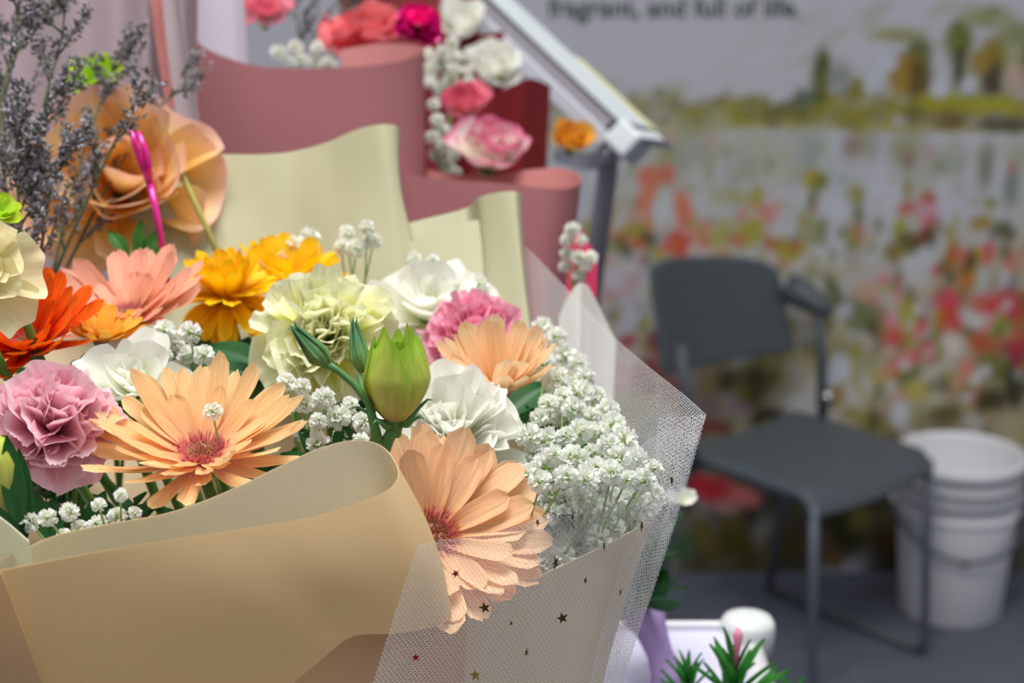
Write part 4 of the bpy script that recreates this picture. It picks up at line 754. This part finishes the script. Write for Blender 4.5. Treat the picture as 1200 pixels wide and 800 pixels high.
for (lb, poly, rr_, gap, _, d, sd) in SMALL:
    pts = [(x, y, d+(rng.uniform(-.012, .012) if gap != 16 else 0)+(0 if d > .72 else (600-y)*.0003), rng.uniform(*rr_)) for x, y in fill(poly, gap, sd)]
    cx = sum(p[0] for p in pts)/len(pts); cy = sum(p[1] for p in pts)/len(pts); sprig(lb, pts, (cx*.7+120, cy+210, d+.06))
for (lb, poly, rr_, gap, d, sd) in [("white baby's breath inside the upper pink wrap", [(325, 62), (360, 52), (395, 58), (392, 76), (335, 78)], (8, 11), 13, 1.45, 31),
                                   ("white baby's breath between the roses and the upper pink wrap", [(498, 60), (530, 50), (556, 70), (552, 100), (512, 112), (500, 90)], (8, 12), 14, 1.50, 32),
                                   ("white baby's breath strip down the rim of the upper pink wrap", [(502, 112), (520, 130), (530, 165), (535, 205), (516, 205), (506, 160)], (8, 11), 13, 1.40, 33),
                                   ("white baby's breath tip held in hot pink paper, behind the net", [(660, 275), (678, 262), (694, 300), (682, 330), (660, 318)], (8, 11), 12, 1.16, 34)]:
    pts = [(x, y, d+rng.uniform(-.01, .01), rng.uniform(*rr_)) for x, y in fill(poly, gap, sd)]
    cx = sum(p[0] for p in pts)/len(pts); cy = sum(p[1] for p in pts)/len(pts); sprig(lb, pts, (cx, cy+90, d+.02), "baby's breath sprigs in the bouquets behind")
hp_ = thing('hot_pink_paper', "hot pink paper corner around the baby's breath tip, behind the net", 'wrapping paper', P(680, 340, 1.18))
M['hot'] = paper_mat('hot_pink_paper', 'ee4a7a', .3)
sheet('sheet', [(664, 262, 1.19), (676, 264, 1.185), (690, 285, 1.18), (700, 305, 1.18)], [(659, 790, 1.16), (668, 790, 1.16), (679, 790, 1.16), (687, 790, 1.16)], M['hot'], hp_, 20, 6)

# ------------------------------------------------------------------ statice sprigs
def statice(label, path, seed, d, twigs=9, spread=34, clump=1.0, grp="statice sprigs in the cream bouquet"):
    rr = random.Random(seed); pts = [P(x, y, d+dd) for x, y, dd in path]; b = pts[0]; s = thing('statice_sprig', label, 'flower sprig', b, None, 0, grp)
    main = catmull(pts, 14); mb = MB(); mb.tube([Vector(p)-b for p in main], [.0012-.0006*k/13 for k in range(14)], 6); v, f, uv = [], [], []
    def cl(c, ax, ln):
        for _ in range(int(13*clump)):
            t = rr.uniform(0, 1); p = c+ax*ln*(t-.2); n = (ax*rr.uniform(.1, 1)+Vector((rr.gauss(0, 1), rr.gauss(0, 1), rr.gauss(0, 1)))*.8).normalized()
            p = p+n*rr.uniform(.0005, .0028); u = n.orthogonal().normalized()*rr.uniform(.0009, .0017); w_ = n.cross(u); L = rr.uniform(.002, .004); k = len(v); tone = rr.uniform(0, .75) if rr.random() < .85 else 1
            v.extend([p-u, p+w_*.7, p+u, p-w_*.7, p+n*L]); uv.extend([(tone*.6, .5)]*4+[(tone, .5)]); f.extend([(k, k+1, k+4), (k+1, k+2, k+4), (k+2, k+3, k+4), (k+3, k, k+4)])
    for i in range(twigs):
        t = .22+.78*i/(twigs-1); k = min(12, int(t*13)); p = Vector(main[k]); ax = Vector(main[k+1]-main[k]).normalized()
        side = (P(rr.uniform(-1, 1)*100+600, 400, 1)-P(600, 400, 1)).normalized()*(1 if i % 2 else -1)*(1)+Vector((0, rr.uniform(-.8, .8), rr.uniform(-.1, .2)))
        L = spread*rr.uniform(.6, 1.15)*d/FPX*(1.15-.5*t); dr = (ax*rr.uniform(.6, 1.0)+side*rr.uniform(.45, .8)).normalized()
        q = [p, p+dr*L*.5+ax*L*.1, p+dr*L*.9+ax*L*.4]; mb.tube([x-b for x in q], [.0008, .0006, .0005], 5)
        for tt in (.35, .6, .85, 1.05, 1.25): cl(q[0].lerp(q[2], tt)-b+Vector((rr.gauss(0, .0015), rr.gauss(0, .0015), rr.gauss(0, .0015))), (q[2]-q[1]).normalized(), .011)
    for t in (.75, .85, .95, 1.0): cl(Vector(main[min(13, int(t*13))])-b, Vector(main[13]-main[11]).normalized(), .012)
    add('stem', mb.mesh('stem'), M['statice_stem'], s)
    o = add('florets', pyd('florets', v, f, False, uv), M['statice'], s); o['kind'] = 'stuff'
statice('dense grey purple statice sprig reaching the top edge of the picture', [(40, 330, 0), (42, 230, 0), (50, 130, .01), (75, 30, .02), (70, -30, .02)], 1, .93, 13, 46, 1.3)
statice('grey purple statice sprig at the edge above the lime bloom', [(20, 330, 0), (8, 230, 0), (0, 130, .01), (18, 40, .02), (25, -40, .02)], 2, .92, 12, 44, 1.3)
statice('grey purple statice sprig with a thick leaning tip before the mauve sheet', [(60, 330, .02), (85, 220, .03), (118, 120, .05), (146, 45, .06)], 3, .98, 9, 34, 1.2)
statice('thin grey statice sprig reaching towards the pink fold', [(70, 330, .02), (120, 230, .03), (175, 140, .05), (230, 85, .06)], 4, 1.0, 7, 40, .9)
statice('short statice sprig crossing the front of the apricot rose', [(60, 330, 0), (95, 250, 0), (135, 165, 0), (165, 105, 0)], 5, .95, 7, 34, .7)
statice('dense short statice sprig right behind the deep orange gerbera', [(40, 350, 0), (50, 280, 0), (60, 220, 0), (75, 170, 0)], 6, .90, 10, 46, 1.3)
statice('dark dense statice sprig behind the cream lisianthus', [(25, 350, 0), (25, 270, 0), (20, 200, 0), (30, 140, 0)], 7, .89, 11, 50, 1.4)
statice('curling statice sprig tip at the top left corner', [(10, 200, 0), (5, 120, 0), (30, 40, 0), (80, -10, .02), (110, -30, .02)], 8, 1.0, 9, 40, 1.2)
statice('grey statice sprig inside the upper pink wrap', [(350, 90, 0), (350, 40, 0), (345, -10, 0), (350, -50, 0)], 9, 1.52, 10, 40, 1.6, 'statice sprigs in the bouquets behind')
statice('grey statice sprig beside the dark red paper', [(385, 90, 0), (400, 40, 0), (410, -10, 0), (415, -50, 0)], 10, 1.55, 10, 40, 1.6, 'statice sprigs in the bouquets behind')

# ------------------------------------------------------------------ foliage
def leaf_mesh(seed, W=.42, fold=.18, bend=.5):
    def fn(a, b):
        q = 2*b-1; wd = W*.5*math.sin(math.pi*min(1, a*.97+.02))**.8; return (a, q*wd, fold*W*abs(q)*(1-a*.4)-bend*.25*a*a+.012*math.cos(q*20)*0)
    m = grid('leaf', 10, 6, fn); return m
LM = [leaf_mesh(k, .36+.05*k, .2, .3+.3*k) for k in range(3)]
for m in LM: m.materials.append(M['leaf'])
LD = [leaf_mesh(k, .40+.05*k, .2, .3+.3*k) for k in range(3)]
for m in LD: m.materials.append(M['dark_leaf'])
def leaf_sprig(label, base, leaves, dark=False, grp='leaf sprigs in the cream bouquet'):
    """leaves: (px, py, depth, tip px, tip py, tip depth)"""
    b = P(*base); s = thing('leaf_sprig', label, 'leaves', b, None, 0, grp); mb = MB()
    for k, l in enumerate(leaves):
        p0, p1 = P(*l[:3]), P(*l[3:6]); d = p1-p0; L = d.length; x = d.normalized(); z = (Vector((0, -.6, 1))-x*x.dot(Vector((0, -.6, 1)))).normalized(); y = z.cross(x)
        q = Matrix((x, y, z)).transposed().to_quaternion(); o = add('leaf', (LD if dark else LM)[k % 3], None, s, p0-b, q.to_euler(), L)
        mb.tube([Vector(), (p0-b)*.5+Vector((0, 0, .002)), p0-b], .0009, 5)
    add('stem', mb.mesh('stem'), M['stem'], s)
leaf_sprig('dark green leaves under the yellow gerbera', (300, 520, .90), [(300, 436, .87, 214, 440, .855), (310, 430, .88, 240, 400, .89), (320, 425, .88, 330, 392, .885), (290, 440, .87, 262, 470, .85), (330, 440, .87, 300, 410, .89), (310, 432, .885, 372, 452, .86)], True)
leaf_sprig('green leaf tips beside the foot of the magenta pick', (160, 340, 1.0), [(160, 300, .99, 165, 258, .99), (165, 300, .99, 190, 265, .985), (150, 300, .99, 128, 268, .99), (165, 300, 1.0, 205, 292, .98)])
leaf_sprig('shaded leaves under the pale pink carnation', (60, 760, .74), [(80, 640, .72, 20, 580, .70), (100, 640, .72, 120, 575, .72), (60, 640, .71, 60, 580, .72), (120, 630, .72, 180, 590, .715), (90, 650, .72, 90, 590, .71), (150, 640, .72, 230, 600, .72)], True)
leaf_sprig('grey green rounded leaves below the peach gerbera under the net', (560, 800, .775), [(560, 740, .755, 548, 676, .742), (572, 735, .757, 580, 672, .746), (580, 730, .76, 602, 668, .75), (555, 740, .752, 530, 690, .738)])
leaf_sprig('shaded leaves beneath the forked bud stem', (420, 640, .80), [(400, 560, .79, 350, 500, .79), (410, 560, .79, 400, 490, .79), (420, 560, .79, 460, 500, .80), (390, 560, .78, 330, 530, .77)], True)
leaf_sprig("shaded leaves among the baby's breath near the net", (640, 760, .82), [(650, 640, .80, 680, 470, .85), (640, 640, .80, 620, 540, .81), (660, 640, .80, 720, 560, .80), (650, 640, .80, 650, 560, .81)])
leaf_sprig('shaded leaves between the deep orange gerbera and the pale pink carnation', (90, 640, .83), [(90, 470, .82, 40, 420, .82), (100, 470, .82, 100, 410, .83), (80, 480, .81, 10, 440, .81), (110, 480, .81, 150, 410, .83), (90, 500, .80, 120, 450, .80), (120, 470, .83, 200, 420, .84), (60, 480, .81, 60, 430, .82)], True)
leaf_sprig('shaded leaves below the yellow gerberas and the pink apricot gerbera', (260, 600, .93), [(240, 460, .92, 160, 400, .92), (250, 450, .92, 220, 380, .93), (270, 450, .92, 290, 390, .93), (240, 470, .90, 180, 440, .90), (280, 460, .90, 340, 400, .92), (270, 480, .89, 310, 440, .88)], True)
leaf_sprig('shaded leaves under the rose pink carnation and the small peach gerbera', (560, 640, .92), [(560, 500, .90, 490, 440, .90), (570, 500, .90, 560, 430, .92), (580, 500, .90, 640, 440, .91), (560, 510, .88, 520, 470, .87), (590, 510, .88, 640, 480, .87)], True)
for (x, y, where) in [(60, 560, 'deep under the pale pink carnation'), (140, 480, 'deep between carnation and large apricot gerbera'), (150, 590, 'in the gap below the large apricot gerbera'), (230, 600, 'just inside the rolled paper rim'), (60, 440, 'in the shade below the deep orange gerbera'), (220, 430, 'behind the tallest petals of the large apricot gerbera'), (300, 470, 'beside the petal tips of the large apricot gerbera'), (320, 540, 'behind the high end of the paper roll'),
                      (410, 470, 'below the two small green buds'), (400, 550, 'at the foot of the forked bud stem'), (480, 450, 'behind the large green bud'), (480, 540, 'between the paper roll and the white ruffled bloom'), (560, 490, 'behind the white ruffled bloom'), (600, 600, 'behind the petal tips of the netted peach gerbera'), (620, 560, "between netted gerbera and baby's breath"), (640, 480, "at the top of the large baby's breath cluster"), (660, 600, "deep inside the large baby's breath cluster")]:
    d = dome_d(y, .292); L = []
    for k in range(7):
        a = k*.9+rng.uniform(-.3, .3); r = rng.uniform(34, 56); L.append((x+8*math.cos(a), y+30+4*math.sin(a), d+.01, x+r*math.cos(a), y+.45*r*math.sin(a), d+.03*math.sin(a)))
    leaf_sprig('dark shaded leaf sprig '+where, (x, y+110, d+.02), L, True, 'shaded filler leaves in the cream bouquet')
lb = thing('closed_green_bud', 'closed green bud with narrow dark leaves at the picture edge under the carnation', 'flower bud', P(-4, 640, .69))
ib = lb.location
mb = MB(); mb.tube([P(2, 600, .69)-ib, P(2, 575, .69)-ib, P(1, 545, .69)-ib, P(-3, 520, .69)-ib, P(-8, 508, .69)-ib], [.002, .006, .0075, .005, .001], 12); add('bud', mb.mesh('bud'), M['bud'], lb)
mb = MB(); mb.tube([P(2, 600, .69)-ib, P(10, 650, .70)-ib, P(30, 740, .71)-ib], .002, 8); add('stem', mb.mesh('stem'), M['dark_stem'], lb)
for k, l in enumerate([(24, 628, .688, 8, 510, .685), (30, 632, .69, 22, 525, .69), (28, 630, .687, -10, 590, .68)]):
    p0, p1 = P(*l[:3]), P(*l[3:]); d = p1-p0; x = d.normalized(); z = (Vector((.4, -1, .2))-x*x.dot(Vector((.4, -1, .2)))).normalized(); y = z.cross(x)
    add('leaf', LD[0], None, lb, p0-ib, Matrix((x, y, z)).transposed().to_quaternion().to_euler(), (d.length, d.length*.6, d.length*.6))

# ------------------------------------------------------------------ small things
pk = thing('plastic_pick', 'shiny magenta plastic card pick standing before the apricot rose', 'pick', P(197, 330, .985)); b = pk.location
mb = MB(); mb.tube([P(198, 340, .985)-b, P(186, 262, .985)-b, P(175, 212, .985)-b], [.0016, .0019, .0022], 8); add('shaft', mb.mesh('shaft'), M['magenta'], pk)
for a in ([(175, 214, .985), (166, 190, .985), (158, 168, .985), (153, 150, .985)], [(175, 214, .985), (174, 195, .98), (170, 176, .98), (162, 154, .98)]):
    mb = MB(); mb.tube([P(*q)-b for q in a], [.0022, .0022, .0021, .0012], 8); add('prong', mb.mesh('prong'), M['magenta'], pk)
gs = thing('bare_stem', 'yellow green bare stem leaning against the pale cream back paper', 'stem', P(268, 320, 1.03)); b = gs.location
M['ystem'] = soft_mat('yellow_green_stem', [(0, 'b0aa58'), (1, 'b8b262')], .05, transl=.1)
mb = MB(); mb.tube([P(268, 330, 1.03)-b, P(240, 262, 1.03)-b, P(214, 206, 1.035)-b, P(205, 190, 1.04)-b], [.0018, .0018, .0017, .0012], 8); add('shaft', mb.mesh('shaft'), M['ystem'], gs)

# tilted white board with its metal edge
C0 = P(722, 153, 1.72); E1 = (P(543, -16, 1.78)-C0).normalized(); vw = (C0-Vector((0, 0, CAM_H))).normalized()
Tn = (E1.cross(vw)).normalized();  Tn = Tn if Tn.x > 0 else -Tn
Dn = (vw-E1*vw.dot(E1)).normalized()
M['pale_print'] = plain('pale_yellow_print', 'e4dfa0', .5)
bd = thing('display_board', 'tilted white display board with grey metal edge above the dark red paper', 'board', C0)
def slab(name, a0, a1, t0, t1, d0, d1, mat, bev=.0015):
    mb = MB(); mb.box(E1*a0+Tn*t0+Dn*d0, E1*(a1-a0), Tn*(t1-t0), Dn*(d1-d0)); o = add(name, mb.mesh(name, False), mat, bd); bevelled(o, bev); return o
px_ = 1.74/FPX
slab('edge_lip', .0, .62, -27*px_, -8*px_, -.004, .006, M['alu'])
slab('edge_channel', .012, .62, -9*px_, 12*px_, .006, .04, M['board_side'])
mb = MB(); q0 = E1*.006+Tn*11*px_; mb.box(q0, E1*.62, Tn*(20*px_)+Dn*.10, Tn*(-3*px_)+Dn*.012); o = add('face', mb.mesh('face', False), M['board_face'], bd); bevelled(o, .001)
mb = MB(); mb.box(q0+Tn*20*px_+Dn*.10+E1*.0, E1*.12, Tn*4*px_+Dn*.03, Tn*(-3*px_)+Dn*.012); add('print', mb.mesh('print', False), M['pale_print'], bd)
slab('corner_cap', -.026, .004, -18*px_, 16*px_, -.006, .05, M['board_face'], .004)
mb = MB(); mb.box(E1*(-.012)+Tn*14*px_, E1*(-.012), Tn*16*px_-E1*.02, Dn*.05); add('corner_cap', mb.mesh('corner_cap', False), M['board_face'], bd)
mb = MB(); foot = Vector((C0.x-.03, C0.y+.08, 1.03)); mb.tube([E1*.02+Dn*.03, P(712, 205, 1.78)-C0, foot-C0], .011, 10); add('post', mb.mesh('post'), M['board_side'], bd)
mb = MB(); mb.tube([P(722, 178, 1.75)-C0, P(690, 190, 1.77)-C0, P(655, 182, 1.8)-C0], .009, 8); add('brace', mb.mesh('brace'), M['alu'], bd)
mb = MB(); mb.box(foot-C0+Vector((-.10, -.04, -.0)), (.12, 0, 0), (0, .10, 0), (0, 0, .008)); add('foot', mb.mesh('foot', False), M['alu'], bd)

# lavender wrapped posy standing on the trolley
lv = thing('wrapped_posy', 'small posy wrapped in lavender paper standing beside the net on white table', 'posy', P(785, 800, 1.11)); b = lv.location
mb = MB(); pts = [P(789, 810, 1.105), P(783, 792, 1.11), P(773, 765, 1.115), P(763, 738, 1.12), P(755, 720, 1.125)]
mb.tube([p-b for p in pts], [.0115, .011, .0085, .0105, .015], 18, False); o = add('sleeve', mb.mesh('sleeve'), M['lavender'], lv); m = o.modifiers.new('thickness', 'SOLIDIFY'); m.thickness = .001
mb = MB(); mb.tube([P(784, 796, 1.11)-b, P(781, 789, 1.11)-b], .0118, 18, True); add('band', mb.mesh('band'), M['lavender'], lv)
rr = random.Random(5); 
for k in range(22):
    t = rr.uniform(0, 1); p0 = P(752+rr.uniform(-10, 10), 715-60*t, 1.125+rr.uniform(-.015, .015)); d = Vector((rr.uniform(-.7, .9), rr.uniform(-.6, .6), rr.uniform(.2, 1))).normalized(); z = d.orthogonal().normalized(); y = z.cross(d)
    add('leaf', LD[k % 3], None, lv, p0-b, Matrix((d, y, z)).transposed().to_quaternion().to_euler(), rr.uniform(.022, .04))
mb = MB(); mb.tube([P(765, 750, 1.118)-b, P(752, 690, 1.125)-b, P(770, 640, 1.13)-b, P(800, 600, 1.13)-b], [.003, .002, .0015, .001], 8); add('stem', mb.mesh('stem'), M['dark_stem'], lv)
pm = [ruffle_petal('petal', 1, .8, R(20), R(20), .3, .05, 4, 900+k) for k in range(2)]
for m in pm: m.materials.append(M['white_petal'])
for k in range(7):
    a = k*.9; add('petal', pm[k % 2], None, lv, P(797, 590, 1.13)-b, Euler((R(40), rr.uniform(-.6, 0), a)), .013)

def spiky(label, px, py, d, scale, seed, bud=False):
    rr = random.Random(seed); top = P(px, py+9, d); base = Vector((top.x, top.y, TZ))
    s = thing('spiky_plant', label, 'plant', base, None, 0, 'spiky green plants on the trolley'); h = top.z-TZ; mb = MB()
    mb.tube([(0, 0, 0), (.001, 0, h*.5), (0, 0, h*.9)], [.002, .0016, .0008], 8); add('stem', mb.mesh('stem'), M['stem'], s)
    for k in range(36):
        t = k/35; z = h*(.25+.65*t); a = k*2.4; el = R(8+60*t+rr.uniform(-8, 8)); L = scale*(1-.45*t)*rr.uniform(.8, 1.1)
        o = add('leaf', LS[k % 2], None, s, (0, 0, z), Euler((0, -el, a)), (L, L*.66, L))
    if bud:
        mb = MB(); mb.tube([(0, 0, h*.85), (.001, 0, h+.006), (.0012, 0, h+.016), (.001, 0, h+.021)], [.0012, .0016, .003, .001], 8); o = add('bud', mb.mesh('bud'), M['carn_hot'], s); o['label'] = 'pink bud'
M['spiky'] = soft_mat('spiky_leaf', [(0, '22602a'), (.6, '327c32'), (1, '4a9a3e')], .1, transl=.25, rough=.35)
LS = [leaf_mesh(9, .26, .3, .2), leaf_mesh(8, .3, .25, .4)]
for m in LS: m.materials.append(M['spiky'])
spiky('spiky green plant without bud, nearest the lavender wrapped posy', 806, 768, .98, .036, 1)
spiky('taller spiky green plant topped by a thin pink bud', 861, 766, .965, .052, 2, True)
spiky('lowest spiky green plant at the bottom edge by the table rail', 925, 792, .96, .03, 3)
